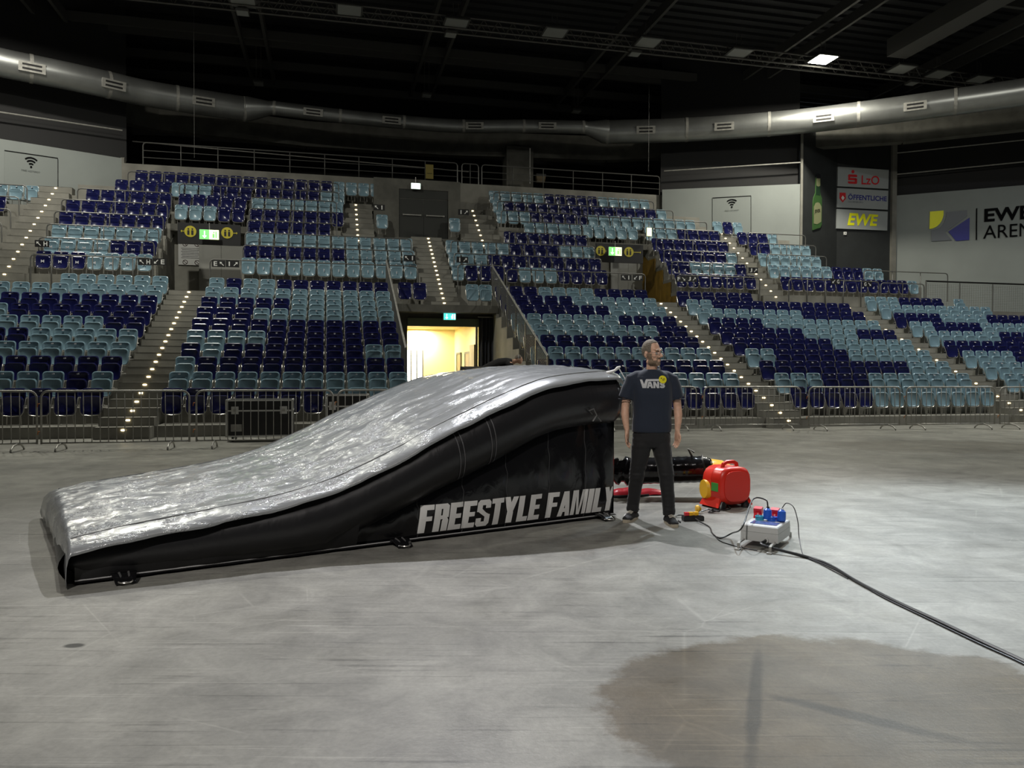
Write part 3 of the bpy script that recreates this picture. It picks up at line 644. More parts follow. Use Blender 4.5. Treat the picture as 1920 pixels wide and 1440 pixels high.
rail('rail at the right end of the row below the white logo wall', 22.0, 26.2, 28.2, 4.5, 5.72, 2)
ORDU = ['first', 'second', 'third', 'fourth', 'fifth', 'sixth', 'seventh', 'eighth']
for nm, a, b, rows in (('left upper block', -9.25, -5.75, (1, 2, 3, 4, 5)), ('block between left passage and dark door', -2.9, 3.0, (1, 2)), ('block between left passage and short stairs', -2.9, .3, (3, 4, 5)), ('block right of the middle stairs', 4.5, 10.25, (1, 2)), ('block left of the right passage', 6.95, 10.25, (3, 4, 5)), ('block right of the right passage', 13.2, 16.5, (1, 2, 3, 4)), ('upper block before the dark column', 17.85, 20.7, (2, 3, 4)), ('upper block beside the far left stairs', -13.5, -10.6, (1, 2, 3, 4, 5))):
    for r_ in rows: rail('thin grey rail before the %s row, %s' % (ORDU[r_], nm), a + (.3 if r_ == 5 and a < -9 and a > -10 else 0), b, UV0 + r_*UTR - .47, uz(r_), uz(r_)+.70)
rail('thin grey rail above the left passage', -5.6, 3.0-2.6, UV0 + 6*UTR - .47, uz(6), uz(6)+.66)
rail('thin grey rail before the top row, left half', -7.6, .4, UV0 + 7*UTR - .47, uz(7), uz(7)+.62)
rail('thin grey rail before the top row, right half', 6.95, 14.4, UV0 + 7*UTR - .47, uz(7), uz(7)+.62)
rail('thin grey rail above the right passage', 6.95, 15.0, UV0 + 6*UTR - .47, uz(6), uz(6)+.66)
rail('thin grey rail ending below the right wifi panel', 10.4, 16.3, UV0 + 5*UTR - .40, uz(5), uz(5)+.66)
# gallery rails
for lab, a, b in (('long gallery rail over the left half of the upper tier', -7.3, 5.55), ('short gallery rail between the two gallery gaps', 5.75, 6.5), ('long gallery rail over the right half of the upper tier', 6.65, 15.2)):
    rail(lab, a, b, 33.85, 9.72, 10.62, max(1, int((b-a)/1.5)), (.3, .58), .025, 'gallery_rail')
# sloping handrails with mesh beside the doorway passage
for lab, u, v0, v1 in (('sloping mesh handrail left of the bright doorway', 1.9, 19.6, 26.4), ('sloping mesh handrail right of the bright doorway', 5.53, 19.2, 26.2)):
    root = thing('stair_handrail', lab, 'railing', W(u, v0, 0), A); f = lambda v: .25 + (v-17.93)/TR*RI + .05
    MB().tube([(0, v-v0, f(v)+.95) for v in (v0, (v0+v1)/2, v1)], .028, 8).build('handrail', M['galv'], root, True)
    for k in range(7):
        v = lerp(v0, v1, k/6); MB().box(-.02, .02, v-v0-.025, v-v0+.025, f(v)-.35, f(v)+.95).build('post', M['railpaint'], root)
    mb = MB()
    for k in range(110):
        v = lerp(v0, v1, k/109); mb.tube([(0, v-v0, f(v)), (0, v-v0, f(v)+.9)], .006, 3, False)
    for k in range(12): mb.tube([(0, 0, f(v0)+k*.075), (0, v1-v0, f(v1)+k*.075)], .005, 3, False)
    o = mb.build('wire_mesh', M['railpaint'], root); o['kind'] = 'stuff'
# mesh parapet at the right edge, under the logo wall
root = thing('mesh_parapet', 'dark rail with fine wire mesh in front of the white logo wall', 'railing', W(23.4, 26.3, 3.9), A)
uA = 0; LnP = 6.5
MB().tube([(0, 0, 1.2), (LnP, 0, 1.2)], .035, 8).build('handrail', mat('rail_dark', (.03, .03, .03), .4, .5), root, True)
for k in range(5): MB().tube([(k*LnP/4, 0, 0), (k*LnP/4, 0, 1.2)], .03 if k == 0 else .02, 6).build('post', M['railpaint'], root, True)
mb = MB()
for k in range(60): mb.tube([(k*LnP/59, 0, .05), (k*LnP/59, 0, 1.1)], .004, 3, False)
for k in range(16): mb.tube([(0, 0, .05+k*.07), (LnP, 0, .05+k*.07)], .004, 3, False)
o = mb.build('wire_mesh', M['railpaint'], root); o['kind'] = 'stuff'
# ------------------------------------------------------------------ direction plates on the rails
def arrow2d(ang, cx, cy, s):
    pts = [(-.5, -.07), (.18, -.07), (.18, -.3), (.55, 0), (.18, .3), (.18, .07), (-.5, .07)]
    c, sn = math.cos(ang), math.sin(ang); return [(cx + s*(x*c-y*sn), cy + s*(x*sn+y*c)) for x, y in pts]
DIR = {'ul': 2.36, 'ur': .785, 'dl': -2.36, 'dr': -.785}
def plate(px, py, v, letter, dr, first, label):
    u, z = atv(px, py, v); t = thing('direction_plate', label, 'sign', W(u, v, z), A); w = .42 if letter else .3
    MB().box(-w/2, w/2, -.012, 0, -.11, .11).build('backing', M['black'], t)
    mb = MB(); xa = -.1 if first == 'a' else .1
    if not letter: xa = 0
    mb.add([(x, -.016, y) for x, y in arrow2d(DIR[dr], xa, 0, .17)], [tuple(range(7))]); mb.build('arrow', M['white'], t)
    if letter:
        mb = MB(); text_on(mb, letter, lambda x, y: ((-xa - (.055 if letter != 'I' else .02)) + x*(.11 if letter != 'I' else .04), -.016, -.075+.15*y)); mb.build('letter', M['white'], t)
for px, py, v, l, d, f, lab in (
    (79, 457, 27.9, 'H', 'ul', 'a', 'black plate with arrow and H at the upper left stairs'), (272, 491, 27.25, 'H', 'ul', 'a', 'black plate with arrow and H left of the left passage'),
    (299, 491, 27.25, 'E', 'dl', 'a', 'black plate with arrow and E left of the left passage'), (410, 494.5, 27.25, 'E', 'ul', 'l', 'black plate with E and arrow in the left passage'),
    (436, 495, 27.25, 'I', 'ur', 'l', 'black plate with I and arrow in the left passage'), (711, 389, 29.6, 'I', 'ul', 'a', 'black plate with arrow and I left of the dark double door'),
    (768, 484, 27.9-.2, 'I', 'ul', 'a', 'black plate with arrow left of the middle stairs'), (867, 487, 27.9-.2, 'I', 'ur', 'l', 'black plate with arrow right of the middle stairs'),
    (869, 398, 29.6, 'I', 'ur', 'l', 'black plate with I and arrow right of the dark double door'), (1174, 520.5, 27.25, 'I', 'ul', 'a', 'black plate with arrow and I in the right passage'),
    (1196, 521, 27.25, 'F', 'dl', 'a', 'black plate with arrow and F in the right passage'), (1277, 523, 27.25, 'F', 'dr', 'l', 'black plate with F and arrow right of the ochre wall'),
    (1297, 523, 27.25, 'J', 'ur', 'l', 'black plate with J and arrow right of the ochre wall'), (1412, 507, 27.6, 'J', 'ur', 'l', 'black plate with J and arrow at the right upper stairs'),
    (1567, 528, 27.25, 'G', 'dl', 'a', 'black plate with arrow and G below the dark column'), (1626, 533, 27.25, 'G', 'dr', 'l', 'black plate with G and arrow below the white logo wall')):
    plate(px, py, v, l, d, f, lab)
# ------------------------------------------------------------------ exit signs, wayfinding over the passages, notice
gE = mat('exit_green_glow', (.05, .5, .1), .4, emit=(.15, .9, .12), es=2.2); yE = mat('exit_pale_glow', (.8, .9, .4), .4, emit=(.85, 1.0, .35), es=3.2)
wE = mat('exit_white_glow', (.8, 1, .9), .4, emit=(.75, 1.0, .85), es=3.2); tE = mat('exit_teal_glow', (.05, .5, .45), .4, emit=(.08, .62, .55), es=1.8)
def exit_sign(px, py, v, w, h, label, a, b, split=.5, arrow=True):
    u, z = atv(px, py, v); t = thing('exit_sign', label, 'sign', W(u, v, z), A)
    MB().box(-w/2-.01, w/2+.01, -.02, .06, -h/2-.01, h/2+.01).build('casing', M['white'], t)
    MB().box(-w/2, -w/2+w*split, -.026, -.02, -h/2, h/2).build('arrow_field', a, t)
    MB().box(-w/2+w*split, w/2, -.026, -.02, -h/2, h/2).build('figure_field', b, t)
    if arrow:
        mb = MB(); mb.add([(x, -.03, y) for x, y in arrow2d(-math.pi/2, -w/2+w*split/2, 0, h*.75)], [tuple(range(7))]); mb.build('arrow', wE, t)
        x0 = w/2-w*(1-split)/2
        MB().box(x0-.05, x0+.02, -.03, -.027, -h*.35, h*.1).box(x0-.02, x0+.02, -.03, -.027, h*.15, h*.33).box(x0+.05, x0+.09, -.03, -.027, -h*.38, h*.35).build('running_figure', wE if b is tE else gE, t)
    MB().tube([(0, .02, h/2), (0, .02, h/2+.25)], .015, 6).build('hanger', M['galv'], t)
exit_sign(392.5, 440, 28.6, .62, .32, 'glowing green and yellow exit sign over the left passage', gE, yE)
exit_sign(1153.5, 471.5, 28.6, .52, .32, 'glowing green and yellow exit sign over the right passage', gE, yE)
exit_sign(779.5, 349, 31.1, .36, .22, 'small pale glowing exit sign over the dark double door', wE, wE, .5, False)
exit_sign(843, 593.5, 25.5, .40, .22, 'teal glowing exit sign over the bright doorway', tE, tE)
exit_sign(1217, 435, 28.9, .2, .32, 'pale glowing exit sign seen edge-on above the ochre wall', yE, yE, .5, False)
yD = mat('wayfinding_yellow', (.55, .47, .03), .5)
def wayfinding(px0, px1, py, v, discs, label):
    (u0, z), (u1, _) = atv(px0, py, v), atv(px1, py, v); t = thing('wayfinding_board', label, 'sign', W((u0+u1)/2, v, z), A); w = u1-u0
    MB().box(-w/2, w/2, 0, .08, -.42, .32).build('board', M['black'], t)
    for k, dx in enumerate(discs):
        du = atv(dx, py, v)[0] - (u0+u1)/2
        d = MB().prism([(du+.2*math.cos(a*math.pi/10), .02+.2*math.sin(a*math.pi/10)) for a in range(20)], 1, -.012, 0).build('disc', yD, t)
        MB().box(du-.1, du-.03, -.018, -.012, -.1, .06).box(du-.09, du-.04, -.018, -.012, .08, .13).box(du+.03, du+.1, -.018, -.012, -.1, .06).box(du+.04, du+.09, -.018, -.012, .08, .13).build('pictogram', M['black'], d)
    mb = MB()
    for s in (-1, 1): mb.add([(s*(w/2-.28)+x, -.014, .02+y) for x, y in [(-.14, -.012), (.14, -.012), (.14, .012), (-.14, .012)]], [(0, 1, 2, 3)]); mb.add([(s*(w/2-.14)+s*x, -.014, .02+y) for x, y in [(0, -.05), (.04, 0), (0, .05)]], [(0, 1, 2)])
    mb.build('arrows', yD, t)
wayfinding(333, 451, 434, 29.0, (357, 426), 'black wayfinding board with yellow pictogram discs over the left passage')
wayfinding(1118, 1206, 471, 29.0, (1126, 1179), 'black wayfinding board with yellow pictogram discs over the right passage')
u, z = atv(359, 475, 30.95); t = thing('house_rules_notice', 'white house-rules notice with four prohibition signs on the passage wall', 'notice', W(u, 30.95, z), A)
MB().box(-.46, .42, -.01, 0, -.44, .44).build('sheet', mat('paper', (.55, .55, .54), .6), t)
mb = MB()
for k in range(7): mb.box(-.36+.03*(k % 2), .34-.05*(k % 3), -.013, -.01, .17-k*.06, .19-k*.06)
mb.build('print_lines', mat('print_grey', (.08, .08, .08), .6), t)
for x in (-.22, .2):
    for y in (.34, -.34):
        MB().tube([(x+.08*math.cos(a*math.pi/8), -.014, y+.08*math.sin(a*math.pi/8)) for a in range(16)], .012, 4, False, True).tube([(x-.055, -.014, y+.055), (x+.055, -.014, y-.055)], .01, 4).build('prohibition_mark', mat('mark_dark', (.06, .03, .03), .6), t)
for px, pw in ((415, 'left'), (1178, 'right')):
    u, z = atv(px, 495, 30.9); t = thing('passage_doors', 'pale grey double doors at the back of the %s passage' % pw, 'door', W(u, 30.93, AISLE), A)
    for s in (-1, 1):
        lf = MB().box(min(0, s*.8)+.005, max(0, s*.8)-.005, -.04, 0, .02, 2.25).build('door_leaf', mat('passage_door', (.30, .30, .28), .5), t)
        MB().box(min(s*.1, s*.7), max(s*.1, s*.7), -.1, -.07, 1.0, 1.03).build('push_bar', M['galv'], lf)
for px, py, v, c, lab in ((805, 322, 33.8, (.25, .2, .05), 'yellowed paper notice taped to the gallery rail'),):
    u, z = atv(px, py, v); t = thing('paper_notice', lab, 'notice', W(u, v, z), A)
    MB().box(-.17, .17, -.06, -.05, -.32, .3).build('sheet', mat('yellow_paper', c, .7), t); MB().box(-.12, .12, -.064, -.06, -.1, -.08).build('print', M['black'], t)
u, z = atv(1015, 332, 35); t = thing('wall_box', 'tan box on the dark gallery wall', 'box', W(u, 35, z-.25), A)
MB().prism([(-.2, 0), (.16, 0), (.22, .3), (-.24, .34)], 1, 0, .2).build('casing', mat('tan_box', (.10, .07, .03), .6), t); MB().box(-.25, .23, -.02, .2, .3, .4).build('lid', M['black'], t)
# ------------------------------------------------------------------ ceiling
ce = MB().box(-40, 45, -18, 42, 16.2, 16.4).build('ceiling', M['deck']); tag(ce, 'black corrugated roof deck', kind='structure')
mb = MB()
for k in range(96):
    v = -14 + k*.6; mb.box(-44, 44, v, v+.22, 16.08, 16.2)
o = mb.build('deck_rib', M['deck'], ce, rotz=A); o['kind'] = 'stuff'
def beam(u0, u1, v0, v1, z0, z1, name='roof_beam'):
    o = MB().box(u0, u1, v0, v1, z0, z1).build(name, M['steel'], None, rotz=A); return tag(o, 'dark steel roof beam', kind='structure')
for v, z in ((33.2, 15.0), (33.9, 15.0), (36.4, 15.0), (24.0, 15.2), (20.0, 15.4), (38.2, 14.8)): beam(-40, 45, v, v+.16, z, z+.35)
for u in (-10.4, -3.0, 4.45, 11.8, 19.2, 26.6): beam(u-.55, u-.43, -6, 39, 14.9, 15.3); beam(u+.43, u+.55, -6, 39, 14.9, 15.3)
def truss(label, a, b, w, h, seg, m='truss'):
    a, b = Vector(a), Vector(b); d = (b-a); Ln = d.length; d.normalize(); s = d.cross(Vector((0, 0, 1))).normalized()
    t = thing('lighting_truss', label, 'truss', a)
    for k, (i, j) in enumerate(((-1, 0), (1, 0), (-1, 1), (1, 1))):
        off = s*w/2*i + Vector((0, 0, h*j)); MB().tube([off, off+d*Ln], .035, 6).build('chord', M[m], t, True)
    mb = MB(); n = int(Ln/seg)
    for k in range(n):
        for i in (-1, 1):
            p0 = s*w/2*i + d*(k*seg); p1 = s*w/2*i + d*((k+.5)*seg) + Vector((0, 0, h)); p2 = s*w/2*i + d*((k+1)*seg)
            mb.tube([p0, p1], .016, 4, False); mb.tube([p1, p2], .016, 4, False)
    o = mb.build('lacing', M[m], t); o['kind'] = 'stuff'
truss('long grey lattice truss carrying the hall lamps', W(-20, 28.25, 13.95), W(29.5, 28.25, 13.95), .45, .42, .55)
# wide dark beams with pale undersides at the upper right
for lab, px in (('broad dark roof girder right of the lit lamp', ((1760, 0), (1650, 110))),):
    pass
beam(22.0, 22.9, 8, 27, 14.2, 14.9, 'roof_girder')
# ------------------------------------------------------------------ hall lamps
lm_body = mat('lamp_housing', (.10, .10, .095), .5, .3); lm_glass = mat('lamp_glass_off', (.33, .34, .33), .35)
lm_on = mat('lamp_glass_lit', (1, 1, 1), .4, emit=(1, .97, .82), es=60)
def hall_lamp(px, py, big, lit, label):
    p = atz(px, py, 14.0 if big else 13.75); t = thing('hall_lamp', label, 'lamp', p, A, 'high-bay hall lamps'); w = .46 if big else .22; hh = .75 if py <= 157 else 2.42
    mb = MB(); mb.loft([[(w*x, w*y, 0) for x, y in ((-1, -1), (1, -1), (1, 1), (-1, 1))], [(w*.96*x, w*.96*y, .08) for x, y in ((-1, -1), (1, -1), (1, 1), (-1, 1))], [(w*.4*x, w*.4*y, .22) for x, y in ((-1, -1), (1, -1), (1, 1), (-1, 1))]]); mb.build('housing', lm_body, t)
    MB().box(-w*.86, w*.86, -w*.86, w*.86, -.012, 0).build('diffuser', lm_on if lit else lm_glass, t)
    MB().tube([(-.1, 0, .2), (-.1, 0, hh)], .014, 5).tube([(.1, 0, .2), (.1, 0, hh)], .014, 5).build('hanger', M['truss'], t)
LM = [(655, 20, 1, 'second from the left on the truss'), (855, 45, 1, 'third from the left on the truss'), (1040, 62, 1, 'fourth from the left on the truss'), (1215, 80, 1, 'fifth from the left on the truss'), (1385, 100, 1, 'just left of the lit lamp'),
      (1690, 130, 1, 'just right of the lit lamp'), (1760, 140, 1, 'second right of the lit lamp'), (1835, 150, 1, 'rightmost on the truss'), (455, 3, 1, 'leftmost on the truss'),
      (455, 25, 0, 'small, under the leftmost truss lamp'), (845, 66, 0, 'small, under the third truss lamp'), (1190, 102, 0, 'small, under the fifth truss lamp'), (1710, 157, 0, 'small, at the right end of the truss'), (485, 158, 0, 'small, above the left duct bend'), (800, 180, 0, 'small, above the middle of the thin duct'), (1080, 210, 0, 'small, above the right duct bend')]
for px, py, b, lab in LM: hall_lamp(px, py, b, False, 'unlit square hall lamp, ' + lab)
hall_lamp(1543, 112, 1, True, 'brightly lit square hall lamp on the truss')
# ------------------------------------------------------------------ air duct
du_m = mat('duct_spiral_steel', (.36, .37, .365), .36, .8, var=.15, vscale=1.2)
duct = thing('air_duct', 'galvanised spiral air duct curving round the hall below the roof', 'duct', (0, 34, 12.4))
DB = Vector((0, 34, 12.4))
def smooth_path(pts, n=12):
    out = []
    xs = [(i, p) for i, p in enumerate(pts)]
    for k in range((len(pts)-1)*n+1):
        t = k/n; out.append(Vector([sinterp([(i, p[c]) for i, p in xs], t) for c in range(3)]))
    return out
def resample(pts, step):
    out = [pts[0]]; acc = 0
    for a, b in zip(pts, pts[1:]):
        d = (b-a).length; 
        while acc + d >= step:
            a = a + (b-a).normalized()*(step-acc); out.append(a); d = (b-a).length; acc = 0
        acc += d
    out.append(pts[-1]); return out
Zd = 12.4
ductL = smooth_path([(-23.0, 22.8, Zd), (-20.6, 25.6, Zd), (-18.4, 27.6, Zd), (-16.8, 28.8, Zd), (-15.7, 29.7, Zd), (-14.4, 30.8, Zd), (-11.3, 32.5, Zd)])
ductM = smooth_path([(-10.1, 32.75, Zd+.12), (-6.9, 33.55, Zd+.0), (-2.7, 34.6, Zd-.02), (0.5, 35.0, Zd+.1), (3.2, 35.2, Zd+.12)])
ductR = smooth_path([(4.35, 35.5, Zd), (8.0, 35.1, Zd), (12.0, 34.1, Zd), (15.1, 32.8, Zd), (18.1, 31.3, Zd), (20.4, 30.0, Zd), (24, 27.6, Zd)])
def duct_run(path, r, nsec, label):
    fine = resample(path, .07); n = len(fine); cut = [round(k*(n-1)/nsec) for k in range(nsec+1)]
    for a, b in zip(cut, cut[1:]):
        seg = fine[a:b+1]; mb = MB(); mb.tube([p-DB for p in seg], [r*(1.006 if i % 2 else 1.0) for i in range(len(seg))], 24, False); mb.build('duct_section', du_m, duct, True, 1.2)
    for a in cut:
        p = fine[a]; q = fine[min(a+1, n-1)] if a < n-1 else fine[a-1]; d = (q-p).normalized()
        MB().tube([p-DB-d*.06, p-DB+d*.06], r*1.03, 24, False).build('collar', M['galv'], duct, True, 1.2)
duct_run(ductL, .50, 6, 'l'); duct_run(ductM, .29, 5, 'm'); duct_run(ductR, .52, 6, 'r')
for a, b, ra, rb in ((ductL[-1], ductM[0], .50, .29), (ductM[-1], ductR[0], .29, .52)):
    MB().tube([a-DB, lerp(a, b, .15)-DB, lerp(a, b, .85)-DB, b-DB], [ra, ra, rb, rb], 24, False).build('reducer', du_m, duct, True, 1.2)
allp = [(p, .50) for p in resample(ductL, .1)] + [(p, .29) for p in resample(ductM, .1)] + [(p, .52) for p in resample(ductR, .1)]
for px in (205, 381, 588, 735, 888, 1025, 1210, 1355, 1546, 1713, 60):
    i = min(range(1, len(allp)-1), key=lambda k: abs(px_of(allp[k][0])[0]-px)); p, r = allp[i]; d = (allp[i+1][0]-allp[i-1][0]).normalized()
    n = (Vector((0, 0, CAMH+4))-p); n = (n-d*n.dot(d)).normalized(); upv = n.cross(d)
    if upv.z < 0: upv = -upv
    c = p + n*(r+.01) - DB; w, h = (.42, .17) if r > .4 else (.40, .15)
    v = MB().obox(c, d, upv, n, w, h, .03).build('vent', M['galv'], duct)
    for s in (-1, 1): MB().obox(c + n*.032 + upv*s*h*.42, d, upv, n, w*.72, h*.2, .004).build('slot', M['black'], v)
# concrete ring beam behind the duct
pb = [(-24.5, 25.0), (-18.8, 29.8), (-15.2, 33.2), (-9.5, 35.6), (-3, 37.0), (4.6, 37.8), (9.5, 37.0), (13.6, 35.6), (17.5, 34.6), (22.0, 32.6), (30, 28)]
for k, (a, b) in enumerate(zip(pb, pb[1:])): vwall('trim_ring_beam_%d' % (k+1), a, b, 11.75, 12.9, M['concrete_dark'], 'concrete ring beam behind the air duct', .5)
for px, y0, y1, v, lab in ((363.5, 95, 296, 30, 'thin cable hanging at the left of the gallery'), (1217, 165, 322, 31, 'thin cable hanging at the right of the gallery'), (993.5, 278, 345, 34.5, 'thin white pipe on the dark gallery pillar')):
    (u, z1), (_, z0) = atv(px, y0, v), atv(px, y1, v); bar(lab, [W(u, v, z0), W(u, v, z1 if px == 993.5 else 16.1)], .006 if px != 993.5 else .03, 'railpaint', 'hanging_cable', 'cable')
u0, zt = atv(950, 275, 36.0); u1, _ = atv(1000, 275, 36.0)
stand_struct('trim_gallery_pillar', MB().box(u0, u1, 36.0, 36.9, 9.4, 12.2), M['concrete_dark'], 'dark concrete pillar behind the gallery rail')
# ------------------------------------------------------------------ crowd barriers
bar_m = mat('barrier_galvanised', (.36, .355, .33), .4, .4, var=.25, vscale=5)
def barrier_meshes():
    d = {}; Lb = 2.5; r = .019; z0, z1, c = .14, 1.08, .13
    pts = []
    for cx, cz, a0 in ((Lb-c, z0+.02, None), (Lb-c, z1-c, 0), (c, z1-c, 90), (c, z0, None)):
        if a0 is None: continue
        for k in range(6):
            a = math.radians(a0+90*k/5); pts.append((cx+c*math.cos(a), 0, cz+c*math.sin(a)))
    pts = [(Lb, 0, z0-.02)] + pts + [(0, 0, z0-.02)]
    d['frame'] = MB().tube(pts, r, 8).mesh('frame', bar_m, True)
    d['rail'] = MB().tube([(0, 0, z0), (Lb, 0, z0)], r*.9, 8).mesh('bottom_rail', bar_m, True)
    d['bar'] = MB().tube([(0, 0, z0), (0, 0, z1)], .0085, 6).mesh('bar', bar_m, True)
    mb = MB(); mb.tube([(0, -.30, .012), (0, -.27, .05), (0, -.17, .105), (0, 0, .125), (0, .17, .105), (0, .27, .05), (0, .30, .012)], .018, 8); mb.tube([(0, 0, .12), (0, 0, z0)], .02, 8); d['foot'] = mb.mesh('foot', bar_m, True)
    d['hook'] = MB().tube([(0, 0, 0), (-.05, 0, 0), (-.06, 0, -.06)], .008, 5).mesh('hook', M['orange'], True)
    return d
BM = barrier_meshes()
def barrier(x0, y0, x1, y1, label):
    ang = math.atan2(y1-y0, x1-x0); sc = math.hypot(x1-x0, y1-y0)/2.5
    t = thing('crowd_barrier', label, 'barrier', (x0, y0, 0), ang, 'crowd control barriers'); t.scale = (1, 1, 1)
    link('frame', BM['frame'], t); link('bottom_rail', BM['rail'], t)
    for k in range(17): link('bar', BM['bar'], t, ((k+1)*2.5/18, 0, 0))
    for x in (.32, 2.18): link('foot', BM['foot'], t, (x, 0, 0))
    for z in (.35, .85): link('hook', BM['hook'], t, (0, 0, z))
bl = [(-11.0, 13.28, 'galvanised barrier cut by the left picture edge'), (-8.48, 13.82, 'galvanised barrier in front of the left lit stairs'), (-5.93, 14.42, 'galvanised barrier before the flight case, behind the ramp'), (-3.40, 15.0, 'galvanised barrier mostly hidden by the ramp slope')]
for x, y, lab in bl: barrier(x, y, x+2.44, y+.545, lab)
br = [(2.10, 18.62, 'galvanised barrier just behind the standing man', .16), (4.74, 18.92, 'galvanised barrier in front of the right lit stairs', .12), (7.36, 19.02, 'galvanised barrier right of the right lit stairs', .17), (9.98, 19.42, 'galvanised barrier before the light blue seats at right', .15), (12.56, 19.75, 'galvanised barrier cut by the right picture edge', .15)]
for x, y, lab, a in br: barrier(x, y, x+2.5*math.cos(a), y+2.5*math.sin(a), lab)
M['alu'] = mat('aluminium_edge', (.62, .62, .60), .4, .15)
# ------------------------------------------------------------------ flight cases behind the barriers
def flight_case(x, y, ang, w, d, h, label, rack=False):
    t = thing('flight_case', label, 'case', (x, y, 0), ang)
    MB().box(-w/2+.02, w/2-.02, -d/2+.02, d/2-.02, .12, h-.01).build('panels', M['blackplastic'], t)
    mb = MB(); e = .03
    for sx in (-1, 1):
        for sy in (-1, 1): mb.box(sx*w/2-e if sx > 0 else -w/2, sx*w/2 if sx > 0 else -w/2+e, sy*d/2-e if sy > 0 else -d/2, sy*d/2 if sy > 0 else -d/2+e, .1, h)
    for z in (.1, h*.72, h-e):
        for sy in (-1, 1): mb.box(-w/2, w/2, d/2-e if sy > 0 else -d/2, d/2 if sy > 0 else -d/2+e, z, z+e)
        for sx in (-1, 1): mb.box(w/2-e if sx > 0 else -w/2, w/2 if sx > 0 else -w/2+e, -d/2, d/2, z, z+e)
    mb.build('aluminium_edges', M['alu'], t)
    for sx in (-1, 1): 
        q = MB().box(sx*w*.36-.07, sx*w*.36+.07, -d/2-.012, -d/2, h*.66, h*.84).build('butterfly_latch', M['alu'], t)
        MB().box(sx*w*.36-.03, sx*w*.36+.03, -d/2-.03, -d/2-.012, h*.72, h*.78).build('latch_wing', M['chrome'], q)
    MB().box(-w*.42, -w*.26, -d/2-.012, -d/2, h*.25, h*.42).build('handle', M['galv'], t)
    for sx in (-1, 1):
        for sy in (-1, 1): MB().tube([(sx*w*.4-.02, sy*d*.38, .05), (sx*w*.4+.02, sy*d*.38, .05)], .05, 10).build('castor', M['blackplastic'], t, True)
flight_case(-5.25, 16.05, A, 1.32, .7, .86, 'black flight case with aluminium edges behind the barrier')
flight_case(-3.55, 16.6, A, .9, .6, .95, 'smaller black flight case half hidden by the ramp')
# ------------------------------------------------------------------ inflatable ramp
def silver_mat():
    m = bpy.data.materials.new('silver_vinyl'); m.use_nodes = True; nt = m.node_tree; N = nt.nodes; Lk = nt.links; b = N['Principled BSDF']
    b.inputs['Base Color'].default_value = (.33, .345, .355, 1); b.inputs['Metallic'].default_value = .25; b.inputs['Roughness'].default_value = .30; b.inputs['Coat Weight'].default_value = .8; b.inputs['Coat Roughness'].default_value = .06
    tc = N.new('ShaderNodeTexCoord')
    def nz(sc, scale, det, dist=0.0, rough=.55):
        mp = N.new('ShaderNodeMapping'); mp.inputs['Scale'].default_value = sc; Lk.new(tc.outputs['Object'], mp.inputs['Vector'])
        n = N.new('ShaderNodeTexNoise'); n.inputs['Scale'].default_value = scale; n.inputs['Detail'].default_value = det; n.inputs['Distortion'].default_value = dist; n.inputs['Roughness'].default_value = rough
        Lk.new(mp.outputs['Vector'], n.inputs['Vector']); return n.outputs['Fac']
    a = nz((1.0, 2.6, 1.0), 5.0, 3, 1.2); c = nz((1.0, 2.2, 1.0), 30.0, 3, .9)
    def bump(h, s, d, prev=None):
        bp = N.new('ShaderNodeBump'); bp.inputs['Strength'].default_value = s; bp.inputs['Distance'].default_value = d; Lk.new(h, bp.inputs['Height'])
        if prev: Lk.new(prev, bp.inputs['Normal'])
        return bp.outputs['Normal']
    sx = N.new('ShaderNodeSeparateXYZ'); Lk.new(tc.outputs['Object'], sx.inputs[0])
    mr = N.new('ShaderNodeMapRange'); mr.inputs['From Min'].default_value = 2.4; mr.inputs['From Max'].default_value = 3.9; mr.inputs['To Min'].default_value = .55; mr.inputs['To Max'].default_value = .16
    Lk.new(sx.outputs['X'], mr.inputs['Value'])
    mk = N.new('ShaderNodeMapRange'); mk.inputs['From Min'].default_value = .47; mk.inputs['From Max'].default_value = .60; mk.inputs['To Min'].default_value = .10; mk.inputs['To Max'].default_value = 1.0
    Lk.new(nz((1.0, 2.4, 1.0), 2.6, 3, .8), mk.inputs['Value'])
    ml = N.new('ShaderNodeMath'); ml.operation = 'MULTIPLY'; Lk.new(mr.outputs['Result'], ml.inputs[0]); Lk.new(mk.outputs['Result'], ml.inputs[1])
    def bump2(h, d, prev=None):
        bp = N.new('ShaderNodeBump'); bp.inputs['Distance'].default_value = d; Lk.new(h, bp.inputs['Height']); Lk.new((ml.outputs[0] if prev else mr.outputs['Result']), bp.inputs['Strength'])
        if prev: Lk.new(prev, bp.inputs['Normal'])
        return bp.outputs['Normal']
    nrm = bump2(a, .008); nrm = bump2(c, .040, nrm)
    Lk.new(nrm, b.inputs['Normal']); Lk.new(nrm, b.inputs['Coat Normal'])
    return m
def vinyl_mat(name, col, rough, sc=(1, 1, 1), k=.35):
    m = mat(name, col, rough, spec=.5); nt = m.node_tree; N = nt.nodes; Lk = nt.links; b = N['Principled BSDF']
    tc = N.new('ShaderNodeTexCoord'); mp = N.new('ShaderNodeMapping'); mp.inputs['Scale'].default_value = sc; Lk.new(tc.outputs['Object'], mp.inputs['Vector'])
    n = N.new('ShaderNodeTexNoise'); n.inputs['Scale'].default_value = 5.5; n.inputs['Detail'].default_value = 3; n.inputs['Distortion'].default_value = 1.0; Lk.new(mp.outputs['Vector'], n.inputs['Vector'])
    bp = N.new('ShaderNodeBump'); bp.inputs['Strength'].default_value = k; bp.inputs['Distance'].default_value = .03; Lk.new(n.outputs['Fac'], bp.inputs['Height']); Lk.new(bp.outputs['Normal'], b.inputs['Normal'])
    return m
M['silver'] = silver_mat()
